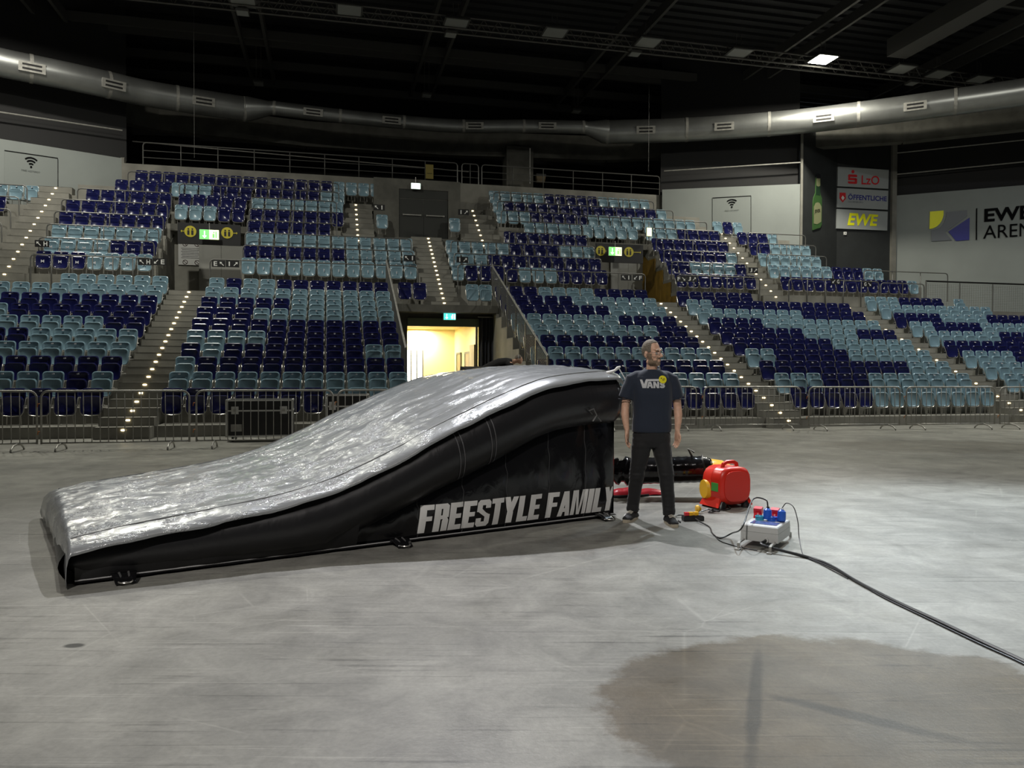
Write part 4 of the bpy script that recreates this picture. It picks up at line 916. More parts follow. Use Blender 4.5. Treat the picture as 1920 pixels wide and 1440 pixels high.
M['vinyl'] = vinyl_mat('black_vinyl_matte', (.018, .018, .0195), .33, (1.6, 1, 1.0), .16)
M['vinylg'] = vinyl_mat('black_vinyl_glossy', (.008, .008, .009), .17, (1.0, 1, .6), .22)
RL, RW = 4.81, 2.80
ramp = thing('inflatable_ramp', 'black inflatable jump ramp with silver top and white FREESTYLE FAMILY lettering', 'ramp', (-3.03, 5.26, 0), math.radians(32.17))
# local frame: x along the length (rising), y across (0 near side .. RW far side), z up
ZS = [(0, .21), (.34, .265), (.89, .325), (1.47, .40), (1.93, .51), (2.5, .735), (2.74, .85), (3.15, 1.02), (3.46, 1.14), (3.94, 1.30), (4.35, 1.36), (4.81, 1.39)]
ZB = [(0, .03), (1.75, .03), (1.95, .09), (2.35, .23), (2.84, .42), (3.28, .58), (3.94, .85), (4.35, .92), (4.81, .94)]
def zs(l): return sinterp(ZS, l)
def zb(l): return sinterp(ZB, l)
def tube_c(l):
    top = zs(l) + .055; bot = zb(l); return (top+bot)/2, (top-bot)/2
def wr(l, z, s=1.0): return (noise.noise(Vector((l*3.1, z*3.1, 1.7)))*.5 + noise.noise(Vector((l*8+4, z*7, 5.3)))*.25)*s
# deck sheet: grid along x, across y incl. drape over both rims and over the front end
ny_prof = [(-.105, .012), (-.092, .034), (-.045, .062), (.04, .082), (.18, .098)]
ys = [p[0] for p in ny_prof] + [lerp(.3, RW-.3, k/60) for k in range(61)] + [RW-p[0] for p in reversed(ny_prof)]
def deck_z(l, y):
    base = zs(l)
    e = min(y, RW-y)
    if e < .18: add = interp([(a, b) for a, b in ny_prof], e)
    else: add = .095 + .055*min(1, (e-.18)/.8)
    bill = .005*abs(math.sin(y/RW*math.pi*7)) if e > .05 else 0
    return base + add + bill
xs_ = [lerp(0, RL, k/260) for k in range(261)]
vs = []; rows_ = 0
front = [(-.10, -.17), (-.115, -.10), (-.10, -.045), (-.06, -.012), (-.02, 0)]
for (dx, dz) in front:
    for y in ys:
        rag = .03*noise.noise(Vector((y*2.3, 0, 9))) + .02*noise.noise(Vector((y*7, 3, 9)))
        out_ = .05*noise.noise(Vector((y*1.1, 4, 2)))
        kx = .25+.75*min(1, max(0, y)/RW); vs.append((dx*1.2*kx - abs(rag)*1.2*kx*(-dz/.17) + out_*kx*(-dz/.17), y, max(.012, deck_z(0, y) + dz*1.62 + rag*.6*(-dz/.17)))); 
    rows_ += 1
for l in xs_:
    for y in ys:
        e = min(y, RW-y); amp = .012*max(.3, 1-l/3.6)
        rg = abs(noise.noise(Vector((l*1.6+y*.8, y*6.5-l*1.2, 21)))); rg2 = abs(noise.noise(Vector((l*5.0-y*2, y*9.0+l*2.0, 31))))
        w = (max(0, .12-rg)*.08 + max(0, .10-rg2)*.05)*(1.0 if l < 3.2 else .55) + noise.noise(Vector((l*2.2, y*4.5, 0)))*amp + noise.noise(Vector((l*6.5, y*11, 3)))*amp*.55 + noise.noise(Vector((l*16, y*16, 8)))*amp*.18
        if e < .05: w *= .35; 
        rim = (.012*noise.noise(Vector((l*4, y, 6)))) if e < -.05 else 0
        yy = y + (.02*noise.noise(Vector((l*3.3, 2, y))) if e < .1 else 0)
        vs.append((l, yy, deck_z(l, y) + w + rim))
    rows_ += 1
for dz, dx in ((-.03, .03), (-.09, .05)):
    for y in ys: vs.append((RL+dx, y, deck_z(RL, y)+dz))
    rows_ += 1
ny = len(ys); fs = [(j*ny+i, j*ny+i+1, (j+1)*ny+i+1, (j+1)*ny+i) for j in range(rows_-1) for i in range(ny-1)]
dk = MB().add(vs, fs).build('deck_sheet', M['silver'], ramp, True, None); dk['label'] = 'wrinkled glossy silver deck sheet'
sm = dk.modifiers.new('thickness', 'SOLIDIFY'); sm.thickness = .004; sm.offset = -1
# long seams on the deck
for y in (.10, RW-.10):
    MB().tube([(l, y+.01*noise.noise(Vector((l*3, 1, 1))), deck_z(l, y)+.004) for l in xs_[::4]], .006, 5).build('deck_seam', mat('seam_grey', (.16, .17, .17), .4), dk, True)
# side tubes
def side_tube(near):
    rings_ = []; n = 22
    Ls = [lerp(-.02, RL, k/110) for k in range(111)]
    for l in Ls:
        zc, rz = tube_c(max(0, l)); ry = min(.235, rz*1.05); taper = 1.0
        if l < .12: taper = math.sqrt(max(.15, 1-((.12-l)/.14)**2))
        yc = .105 if near else RW-.105; s = -1 if near else 1
        r_ = []
        for k in range(n):
            a = 2*math.pi*k/n; ca, sa = math.cos(a), math.sin(a)
            pk = 1 + .018*wr(l*1.2, a*.6 + (0 if near else 7))
            if sa > .3: pk -= .008*abs(noise.noise(Vector((l*9, a*2, 2))))*2
            r_.append((l, yc + s*ca*ry*pk*(.75+.25*taper), zc + sa*rz*pk*taper))
        rings_.append(r_)
    o = MB().loft(rings_).build('side_tube', M['vinyl'], ramp, True, None); recalc(o.data); return o
tb = side_tube(True); side_tube(False)
# stitched sleeve bands round the near tube
for l0 in (2.92, 3.24):
    for dl in (-.022, .022):
        pts = []
        for k in range(15):
            a = math.radians(118 - 176*k/14); l = l0 + dl + .10*(k/14); zc, rz = tube_c(l); ry = min(.235, rz*1.05)
            pts.append((l, .105 - math.cos(math.radians(118-176*k/14-0) - math.pi*0)*0 - abs(math.cos(a if a > -1.6 else a))*ry*1.015*(1 if a < 1.6 else -1), zc + math.sin(a)*rz*1.012))
        MB().tube(pts, .0045, 5).build('stitched_band', mat('stitch_grey', (.10, .10, .105), .4), tb, True)
# side panel under the tube, bulging between vertical seams
SE = [1.7, 2.15, 2.62, 3.06, 3.52, 4.0, 4.44, 4.81]
def panel_y(l, z):
    for a, b in zip(SE, SE[1:]):
        if l <= b or b == SE[-1]:
            t = min(1, max(0, (l-a)/(b-a))); bil = math.sqrt(max(0, math.sin(math.pi*t)))**1.0; break
    h = max(.05, zb(l)+.08); vert = math.sin(math.pi*min(1, max(0, z/h)))**.5 if 0 < z < h else 0
    pl = .020*bil*vert + .05*vert*min(1, h/.6)
    wrk = .010*wr(l*1.6, z*1.2)*vert
    return .045 - pl - wrk
nl, nz_ = 130, 22
def pf(a, b):
    l = lerp(1.6, RL+.0, a); top = zb(l)+.10; z = lerp(.025, top, b); return (l, panel_y(l, z), z)
MB().grid(pf, nl, nz_).build('side_panel', M['vinylg'], ramp, True, None)
MB().grid(lambda a, b: (pf(a, b)[0], RW-pf(a, b)[1], pf(a, b)[2]), 60, 8).build('side_panel', M['vinylg'], ramp, True, None)
def lowf(a, b):
    l = lerp(.02, 2.05, a); zc, rz = tube_c(l); yo = .105-min(.235, rz*1.05); z = lerp(.02, zc*.95, b)
    return (l, lerp(-.005, yo+.012, b**.7) + .006*noise.noise(Vector((l*6, z*9, 4))), z)
MB().grid(lowf, 80, 8).build('low_side_wall', M['vinyl'], ramp, True, None)
for l in SE[2:-1]:
    MB().tube([(l+.01*math.sin(k*2.1), panel_y(l, lerp(.03, zb(l)+.06, k/10))-.003, lerp(.03, zb(l)+.06, k/10)) for k in range(11)], .004, 5).build('panel_seam', mat('seam_dark', (.05, .05, .052), .25), ramp, True)
# upright end wall, rounded
def ef(a, b):
    y = lerp(.0, RW, a); e = min(y, RW-y); z = lerp(.02, deck_z(RL, y)-.02, b)
    bul = .09*math.sin(math.pi*min(1, e/.5)*.5)*math.sin(math.pi*b)**.4 if 0 < b < 1 else 0
    return (RL + bul*(.8+.2*abs(math.sin(y*7))) , y, z)
MB().grid(ef, 60, 24).build('end_wall', M['vinylg'], ramp, True, None)
MB().grid(lambda a, b: (-.02-.06*math.sin(math.pi*b), lerp(.02, RW-.02, a), lerp(.02, .24, b)), 30, 6).build('front_wall', M['vinyl'], ramp, True, None)
# ground sheet edge along the floor
mb = MB()
mb.grid(lambda a, b: (lerp(.02, RL+.02, a), -.02-.055*b+.05+.012*noise.noise(Vector((a*30, 0, 2))), .035-.020*b+.010*abs(noise.noise(Vector((a*22, 1, 1))))), 120, 2)
mb.build('base_skirt', M['vinylg'], ramp, True, None)
MB().tube([(lerp(.02, RL, k/90), -.012+.006*noise.noise(Vector((k*.7, 0, 0))), .030) for k in range(91)], .007, 5).build('base_piping', mat('piping_grey', (.34, .34, .34), .3), ramp, True)
MB().box(.05, RL-.02, .06, RW-.06, .002, .03).build('ground_sheet', M['vinyl'], ramp)
# lettering
def LT(ch):
    s, bt = .225, .185
    R = lambda x0, y0, x1, y1: [(x0, y0), (x1, y0), (x1, y1), (x0, y1)]
    st = lambda x: R(x, 0, x+s, 1)
    D = {'F': (.46, [st(0), R(s, 1-bt, .46, 1), R(s, .42, .42, .42+bt-.02)]),
         'E': (.46, [st(0), R(s, 1-bt, .46, 1), R(s, .42, .42, .42+bt-.02), R(s, 0, .46, bt)]),
         'L': (.42, [st(0), R(s, 0, .42, bt)]), 'I': (.225, [st(0)]),
         'T': (.48, [R(0, 1-bt, .48, 1), R(.125, 0, .355, 1-bt)]),
         'Y': (.52, [[(0, 1), (.16, .42), (.36, .42), (.2, 1)], [(.32, 1), (.16, .42), (.36, .42), (.52, 1)], R(.15, 0, .375, .42)]),
         'A': (.52, [[(0, 0), (.19, 0), (.34, 1), (.15, 1)], [(.33, 0), (.52, 0), (.37, 1), (.18, 1)], R(.14, .17, .38, .32)]),
         'M': (.68, [R(0, 0, .17, 1), R(.51, 0, .68, 1), [(.14, 1), (.27, 0), (.36, 0), (.25, 1)], [(.54, 1), (.41, 0), (.32, 0), (.43, 1)]]),
         'R': (.5, [st(0), R(s, 1-bt, .42, 1), R(s, .44, .42, .44+.14), R(.28, .5, .50, .92), [(.42, .92), (.5, .92), (.42, 1), (.40, 1)], R(.28, 0, .50, .40), [(.30, .40), (.50, .40), (.45, .5), (.30, .5)]]),
         'S': (.5, [[(.08, 1), (.42, 1), (.5, .9), (.5, 1-bt-.02), (0, 1-bt-.02), (0, .9)][:6], R(0, .56, .19, .83), R(.31, .68, .5, .83), [(0, .6), (.19, .6), (.5, .42), (.5, .28)], [(0, .6), (.31, .36), (.5, .36), (.19, .66)], R(.31, .15, .5, .44), R(0, .15, .19, .32), [(.08, 0), (.42, 0), (.5, .1), (.5, .18), (0, .18), (0, .1)]]),
         'V': (.52, [[(0, 1), (.17, 0), (.36, 0), (.2, 1)], [(.32, 1), (.17, 0), (.36, 0), (.52, 1)]]),
         'N': (.54, [R(0, 0, .18, 1), R(.36, 0, .54, 1), [(0, 1), (.2, 1), (.54, 0), (.34, 0)]])}
    return D[ch]
def word_polys(word, gap=.034, space=.25):
    x = 0; out = []
    for ch in word:
        if ch == ' ': x += space; continue
        w, ps = LT(ch); out.append((ch, [[(px+x, py) for px, py in p] for p in ps])); x += w+gap
    return out, x-gap
def split_poly(p, n):      # fan of quads/tris refined so that print can follow a curved surface
    if len(p) == 4:
        a, b, c, d = [Vector(q) for q in p]; fn = lambda i, j: (a*(1-i)+b*i)*(1-j) + (d*(1-i)+c*i)*j
        g = [fn(i/3, j/n) for j in range(n+1) for i in range(4)]
        return [tuple(v) for v in g], [(j*4+i, j*4+i+1, (j+1)*4+i+1, (j+1)*4+i) for j in range(n) for i in range(3)]
    return p, [tuple(range(len(p)))]
polys, Wd = word_polys('FREESTYLE FAMILY')
l0, l1, hz = 2.615, 4.83, .245
lt = None
for ch, ps in polys:
    mb = MB()
    for p in ps:
        vs, fs = split_poly(p, 8)
        def put(x, y):
            l = l0 + (x + .10*y)/(Wd+.10)*(l1-l0); z = .065 + y*hz
            if l <= RL-.02: return (l, panel_y(l, z)-.006, z)
            k = l-RL+.02; return (RL-.02+.10*math.sin(min(1.5, k*11)), panel_y(RL-.02, z)-.008+k*1.2, z)
        mb.add([put(*v) for v in vs], fs)
    mb.build('letter_' + ch.lower(), M['white'], ramp)
# webbing anchors with rings
def anchor(l, name='anchor_strap'):
    s = MB(); w = .085
    s.grid(lambda a, b: (l - w*(1-.25*b) + 2*w*(1-.25*b)*a, -.03 - .15*b, .05 - .042*b + .012*math.sin(b*3.1)), 4, 5)
    o = s.build(name, M['vinylg'], ramp, True, None); sd = o.modifiers.new('thickness', 'SOLIDIFY'); sd.thickness = .008
    for dx in (-.03, .03): MB().tube([(l+dx, -.04, .058), (l+dx*.9, -.10, .048), (l+dx*.8, -.15, .022)], .008, 5).build('webbing', mat('webbing_grey', (.10, .10, .10), .5), o, True)
    MB().tube([(l+.045*math.cos(k*math.pi/7), -.16-.035*math.sin(k*math.pi/7)*1.5, .022) for k in range(8)] , .006, 6, True, False).build('steel_ring', M['chrome'], o, True)
for l in (.32, 2.42, 4.62): anchor(l)
# small loose ties: white corner tie with cord, black pull tab on the tube
cor = (RL-.02, -.03, zs(RL)+.10)
mb = MB(); mb.tube([(RL-.10, 0, zs(RL)+.07), (RL-.02, -.03, zs(RL)+.10), (RL+.0, -.05, zs(RL)+.125), (RL+.03, -.06, zs(RL)+.14)], [.02, .012, .017, .008], 8)
mb.build('corner_knot', M['white'], ramp, True)
MB().tube([(RL+.02, -.05, zs(RL)+.12), (RL+.08, -.07, zs(RL)+.02), (RL+.11, -.08, zs(RL)-.10), (RL+.16, -.085, zs(RL)-.20), (RL+.19, -.09, zs(RL)-.22)], .006, 6).build('tie_cord', M['white'], ramp, True)
MB().tube([(4.42, -.135, 1.06), (4.37, -.155, 1.10), (4.42, -.16, 1.115), (4.46, -.16, 1.05), (4.42, -.15, 1.0), (4.47, -.15, 1.04), (4.52, -.15, .99)], .008, 6).build('pull_tab', mat('tab_grey', (.12, .12, .12), .35), ramp, True)
# ------------------------------------------------------------------ air hose from the ramp to the blower
hs = thing('air_hose', 'black inflated air sleeve between the ramp and the red blower', 'hose', (1.2, 9.0, 0))
p0, p1 = aty(1150, 900, 9.0), aty(1330, 893, 9.05)
p0 = Vector((p0.x-.1, 9.0, .30)); p1 = Vector((p1.x, 9.0, .335)); hb = Vector((1.2, 9.0, 0))
pts = [lerp(p0, p1, k/40) for k in range(41)]; rad = []
for k in range(41):
    t = k/40; r = .155
    if t < .25: r = .155 + .03*math.sin(k*1.7) - .03*(1-t/.25)
    if t > .92: r = .155 - .35*(t-.92)
    rad.append(r*(1+.02*math.sin(k*2.3)))
sl = MB().tube([p-hb for p in pts], rad, 24).build('sleeve', M['vinylg'], hs, True, None)
MB().tube([p1-hb+Vector((-.10+.02*math.sin(k), (.16)*math.cos(k*.5), .16*math.sin(k*.5))) for k in range(13)], .012, 6).build('tie_strap', M['blackplastic'], hs, True)
MB().tube([p1-hb+Vector((-.22, 0, .15)), p1-hb+Vector((-.27, -.02, .24)), p1-hb+Vector((-.20, -.02, .20))], .014, 5).build('strap_end', M['blackplastic'], hs, True)
mb = MB()
for k in range(9):
    a = k/8; mb.add([(p0-hb)+Vector((.02+a*.28, -.16+.02*math.sin(k*3), .16-.22*((k*37 % 10)/10))), (p0-hb)+Vector((.10+a*.28, -.17, .05)), (p0-hb)+Vector((.14+a*.26, -.15, .17))], [(0, 1, 2)])
cf = mb.build('crumpled_cuff', M['vinylg'], hs, False); cs = cf.modifiers.new('thickness', 'SOLIDIFY'); cs.thickness = .006
# ------------------------------------------------------------------ red blower
red = mat('blower_red', (.62, .022, .010), .35); ylw = mat('blower_yellow', (.75, .42, .01), .4)
bl_ = thing('blower', 'red plastic air blower with yellow outlet standing on the floor', 'blower', (2.36, 8.42, 0), math.radians(24))
def octo(w, h, n=20):
    pts = []
    for k in range(n):
        a = 2*math.pi*(k+.5)/n; ca, sa = math.cos(a), math.sin(a)
        pts.append((w*math.copysign(abs(ca)**.62, ca), h*math.copysign(abs(sa)**.62, sa)))
    return pts
mb = MB(); prof = octo(.215, .205); rr = [(-.17, .80), (-.155, .93), (-.13, 1.0), (-.02, .985), (.0, 1.015), (.02, .985), (.13, 1.0), (.155, .93), (.17, .8)]
mb.loft([[(x*s, y, .245+z*s) for x, z in prof] for y, s in rr]); b1 = mb.build('housing', red, bl_, True, .6); recalc(b1.data)
MB().prism([(x*.80, .245+z*.80) for x, z in octo(.215, .205)], 1, -.182, -.17).build('face_plate', red, bl_)
MB().tube([(-.10, -.05, .43), (-.085, -.05, .475), (-.04, -.05, .495), (.05, -.05, .495), (.09, -.05, .475), (.10, -.05, .43)], .022, 8).build('handle', red, bl_, True)
for sx in (-1, 1):
    for sy in (-1, 1): MB().loft([ring((sx*.17, sy*.12, 0), .055, .05, 10), ring((sx*.165, sy*.12, .035), .05, .045, 10), ring((sx*.15, sy*.12, .08), .03, .03, 10)]).build('foot', M['blackplastic'], bl_, True)
    MB().loft([[(sx*.19+x, y, .10+z) for x, y, z in ((-.05, -.16, -.08), (.04*sx, -.16, -.07), (.04*sx, .16, -.07), (-.05, .16, -.08))], [(sx*.16+x, y, .16+z) for x, y, z in ((-.02, -.12, 0), (.02, -.12, 0), (.02, .12, 0), (-.02, .12, 0))]]).build('skirt', red, bl_)
MB().tube([(0.069, 0.057, 0.310), (0.198, 0.273, 0.330), (0.262, 0.442, 0.335), (0.236, 0.530, 0.335), (0.145, 0.571, 0.335)], [.10, .11, .115, .118, .12], 20).build('outlet', ylw, bl_, True, .6)
MB().tube([(-.18, .10, .19), (-.225, .11, .19)], [.115, .10], 20).build('intake_ring', ylw, bl_, True, .6)
MB().obox((-.214, -.07, .235), (0, 1, 0), (0, 0, 1), (1, 0, 0), .055, .045, .004).build('rating_label', mat('label_green', (.05, .30, .05), .5), bl_)
# ------------------------------------------------------------------ red sheet on the floor behind the ramp
mb = MB()
def rs(a, b): return (lerp(-.55, .45, a), lerp(-.14, .14, b)*(1-.3*a), .012 + .075*(math.sin(math.pi*b)**.6)*(.6+.4*abs(math.sin(a*9)))*(1-abs(2*a-1)**4) + .015*noise.noise(Vector((a*9, b*5, 1))))
pr = atz(1175, 930); rsheet = thing('folded_tarp', 'crumpled red vinyl sheet lying on the floor behind the ramp', 'tarp', (pr.x+.05, pr.y+.1, 0), .1)
mb.grid(rs, 40, 10); mb.build('sheet', mat('red_vinyl', (.40, .02, .03), .25, bump=.3, bscale=14), rsheet, True)
MB().tube([(-.5, -.15, .012), (-.2, -.20, .014), (.1, -.17, .012), (.2, -.12, .012)], .016, 6).build('webbing', M['blackplastic'], rsheet, True)
# ------------------------------------------------------------------ power distribution box
pbx = thing('power_box', 'light grey power distribution box with red and blue sockets on metal runners', 'power box', (2.20, 6.62, 0), math.radians(-33))
gy = mat('box_grey', (.52, .53, .52), .45); blu = mat('socket_blue', (.02, .11, .55), .35); rdp = mat('socket_red', (.60, .02, .03), .35); cyan = mat('socket_blue_light', (.05, .35, .50), .35)
w2, d2 = .155, .21
MB().loft([[(x*w2, y*d2, z) for x, y in ((-1, -1), (1, -1), (1, 1), (-1, 1))] for z in (.055, .128)]).build('lower_shell', gy, pbx)
MB().loft([[(x*w2*s, y*d2*s, z) for x, y in ((-1, -1), (1, -1), (1, 1), (-1, 1))] for z, s in ((.128, .985), (.132, 1.0), (.178, .975), (.186, .93))]).build('upper_shell', gy, pbx)
MB().box(-.10, .12, -.13, .0, .186, .190).build('hinged_window', mat('window_blue', (.10, .13, .30), .15), pbx)
for sx in (-1, 1):
    MB().tube([(sx*.13, -.36, .006), (sx*.13, -.355, .05), (sx*.13, -.33, .058), (sx*.13, .30, .058), (sx*.13, .325, .05), (sx*.13, .33, .006)], .012, 6).build('runner', M['galv'], pbx, True)
    MB().box(sx*.13-.02, sx*.13+.02, -.40, -.34, 0, .012).build('runner_foot', M['galv'], pbx)
for k, (x, y, mm, up) in enumerate(((-.11, .15, rdp, 1), (.03, .17, rdp, 1), (-.07, .06, cyan, 0), (.03, .07, blu, 0), (.10, .10, blu, 0))):
    so_ = MB().tube([(x, y, .186), (x, y, .20), (x, y+.01, .215)], [.038, .036, .036], 14).build('socket', mm, pbx, True, .6)
    if up: MB().obox((x-.005, y+.035, .245), (1, 0, 0), (0, 1, .25), (0, -.25, 1), .035, .028, .028).build('socket_lid', mm, so_)
    else: MB().tube([(x, y, .212), (x, y, .222)], .039, 14).build('socket_lid', mm, so_, True, .6)
for k, (x, y) in enumerate(((-.005, .07), (.115, .07))):
    pl_ = MB().tube([(x, y, .20), (x, y, .235), (x, y+.005, .275), (x, y+.01, .29)], [.033, .036, .034, .018], 14).build('plug', blu, pbx, True, .6)
    MB().tube([(x, y+.01, .285), (x, y+.012, .305)], .014, 8).build('strain_relief', M['white'] if k else M['blackplastic'], pl_, True)
MB().tube([(.06, -.21, .075), (.06, -.235, .075)], .022, 12).build('cable_gland', gy, pbx, True, .6)
MB().box(-.1565, -.155, -.10, -.04, .075, .105).build('rating_label', mat('label_pale', (.4, .41, .41), .5), pbx)
def lw(x, y, z):       # box frame to world
    c, s = math.cos(math.radians(-33)), math.sin(math.radians(-33)); return Vector((2.20+x*c-y*s, 6.62+x*s+y*c, z))
def cable(label, pts, r, name='power_cable', m='blackplastic'):
    o = MB().tube(smooth_path([tuple(p) for p in pts], 10), r, 8).build(name, M[m], None, True); return tag(o, label, 'cable')
g = lambda px, py, r=.012: (lambda p: Vector((p.x, p.y, r)))(atz(px, py, r))
cable('thick black supply cable running from the power box to the lower right', [lw(.06, -.235, .075), lw(.07, -.32, .05), g(1520, 1046), g(1560, 1062), g(1610, 1092), g(1680, 1128), g(1760, 1165), g(1840, 1203), g(1925, 1243), g(2100, 1330)], .012)
cable('second thin cable trailing along the thick supply cable', [g(1478, 1036, .006), g(1530, 1052, .006), g(1585, 1078, .006), g(1650, 1117, .006), g(1730, 1156, .006), g(1830, 1204, .006), g(1925, 1248, .006), g(2100, 1340, .006)], .006)
cable('black cable arching from the left blue plug to the socket strip', [lw(-.005, .082, .305), lw(-.03, .10, .36), lw(-.16, .16, .34), g(1392, 988, .20), g(1372, 1000, .05), g(1350, 1009, .006), g(1336, 1000, .006), g(1330, 988, .006), g(1312, 978, .02), g(1295, 968, .03), g(1272, 966, .02), g(1266, 972, .008), g(1276, 979, .01)], .0065)
cable('thin cable looping from the right blue plug to the floor', [lw(.115, .082, .305), lw(.15, .09, .35), lw(.22, .04, .33), lw(.27, -.02, .22), lw(.30, -.10, .10), g(1508, 1044, .006), g(1535, 1056, .006), g(1590, 1085, .006)], .004)
cable('thin dark cable lying between the socket strip and the power box', [g(1338, 1002, .004), g(1350, 1014, .004), g(1372, 1022, .004), g(1402, 1029, .004), g(1420, 1032, .004)], .004)
# ------------------------------------------------------------------ socket strip with plugs
ps = atz(1299, 976); st_ = thing('socket_strip', 'black socket strip with yellow and red plugs on the floor', 'socket strip', (ps.x, ps.y, 0), math.radians(8))
MB().loft([[(x*.105*s, y*.035*s, z) for x, y in ((-1, -1), (1, -1), (1, 1), (-1, 1))] for z, s in ((.004, 1), (.04, 1), (.05, .9))]).build('housing', M['blackplastic'], st_)
for k, x in enumerate((-.06, 0, .06)): MB().tube([(x, 0, .05), (x, 0, .054)], .022, 12).build('socket', M['black'], st_, True)
for x, y, mm in ((-.065, 0, rdp), (-.02, .005, ylw), (.035, .01, ylw)): MB().obox((x, y, .068), (1, 0, 0), (0, 1, 0), (0, 0, 1), .022, .018, .016).build('plug', mm, st_)
pc = atz(1308, 962); tag(MB().tube([(pc.x-.02, pc.y, .045), (pc.x+.0, pc.y, .045), (pc.x+.03, pc.y+.01, .04)], [.035, .042, .02], 12).build('yellow_coupling', ylw, None, True), 'round yellow cable coupling beside the socket strip', 'plug')
mb = MB()
cc = atz(1330, 962)
cable('tangle of black cable between the socket strip and the blower', [(cc.x-.08, cc.y, .015), (cc.x, cc.y+.05, .03), (cc.x+.06, cc.y, .02), (cc.x-.02, cc.y-.04, .015), (cc.x+.05, cc.y+.03, .035), (cc.x+.10, cc.y-.02, .02), (cc.x+.03, cc.y+.06, .02), (cc.x+.16, cc.y+.10, .012), (cc.x+.28, cc.y+.22, .012), (2.36, 8.36, .03)], .007)
# ------------------------------------------------------------------ table and stage boxes behind the ramp
tb_ = thing('mixing_desk', 'black covered mixing desk behind the ramp', 'desk', (-.35, 17.6, 0), A)
MB().box(-.75, .75, -.4, .4, .9, 1.45).build('body', M['black'], tb_); MB().loft([[(-.78, -.42, 1.45), (.78, -.42, 1.45), (.78, .42, 1.45), (-.78, .42, 1.45)], [(-.78, -.42, 1.50), (.78, -.42, 1.50), (.78, .42, 1.56), (-.78, .42, 1.56)]]).build('lid', M['black'], tb_)
for sx in (-1, 1):
    for sy in (-1, 1): MB().tube([(sx*.65, sy*.32, 0), (sx*.65, sy*.32, .9)], .025, 8).build('leg', M['galv'], tb_, True)
sg = thing('stage_riser', 'low black stage platform behind the ramp', 'platform', (.1, 18.6, 0), A)
MB().box(-1.3, .7, -.45, .55, .32, .40).build('deck', M['black'], sg)
for sx in (-1.1, .5):
    for sy in (-.35, .45): MB().tube([(sx*1.0, sy, 0), (sx*1.05, sy, .32)], .03, 8).build('leg', M['galv'], sg, True)
# ------------------------------------------------------------------ people
from mathutils.bvhtree import BVHTree
def ell(c, rx, ry, rz, n=14, m=10):
    c = Vector(c); return [[c + Vector((rx*math.sin(math.pi*j/m)*math.cos(2*math.pi*i/n), ry*math.sin(math.pi*j/m)*math.sin(2*math.pi*i/n), rz*math.cos(math.pi*j/m))) for i in range(n)] for j in range(m+1)]
def limb(mb, pts, seg=12): mb.tube([p[:3] for p in pts], [p[3] for p in pts], seg); mb.loft(ell(pts[0][:3], *(pts[0][3],)*3, 10, 6)); mb.loft(ell(pts[-1][:3], *(pts[-1][3],)*3, 10, 6))
def union(name, mb, m, voxel, parent, smooth_it=4, factor=.5):
    me = mb.mesh('raw_' + name, m); recalc(me); o = bpy.data.objects.new('raw', me); COL.objects.link(o)
    r = o.modifiers.new('r', 'REMESH'); r.mode = 'VOXEL'; r.voxel_size = voxel; r.use_smooth_shade = True
    s = o.modifiers.new('s', 'SMOOTH'); s.factor = factor; s.iterations = smooth_it
    dg = bpy.context.evaluated_depsgraph_get(); out = bpy.data.meshes.new_from_object(o.evaluated_get(dg)); out.name = name
    bpy.data.objects.remove(o); bpy.data.meshes.remove(me)
    out.materials.clear(); out.materials.append(m); out.polygons.foreach_set('use_smooth', [True]*len(out.polygons))
    return link(name, out, parent)
skin = mat('skin', (.66, .40, .28), .5, var=.10, vscale=30); skin.node_tree.nodes['Principled BSDF'].inputs['Subsurface Weight'].default_value = .08
skin.node_tree.nodes['Principled BSDF'].inputs['Subsurface Radius'].default_value = (.01, .004, .002)
hairm = mat('hair_grey_brown', (.16, .135, .105), .75, var=.3, vscale=120); beardm = mat('beard_grey_brown', (.22, .155, .105), .8, var=.35, vscale=150)
shirtm = mat('tshirt_navy_cotton', (.012, .019, .036), .85, bump=.10, bscale=9, sheen=.15); jeansm = mat('black_denim', (.009, .009, .010), .8, bump=.12, bscale=10, sheen=.1)
man = thing('person', 'man in navy t-shirt, black jeans and glasses standing with arms hanging, looking right', 'person', (1.375, 7.55, 0), 0.0)
HA = math.radians(40)
def hd(x, y, z):        # head frame -> body frame
    c, s = math.cos(HA), math.sin(HA); return Vector((.0 + x*c - y*s, -.005 + x*s + y*c, z))
def hell(mb, c, rx, ry, rz, n=18, m=14):
    mb.loft([[hd(*(Vector(c) + Vector((rx*math.sin(math.pi*j/m)*math.cos(2*math.pi*i/n), ry*math.sin(math.pi*j/m)*math.sin(2*math.pi*i/n), rz*math.cos(math.pi*j/m))))) for i in range(n)] for j in range(m+1)])
ANK = {-1: (-.165, .10), 1: (.160, -.10)}
bd = MB()
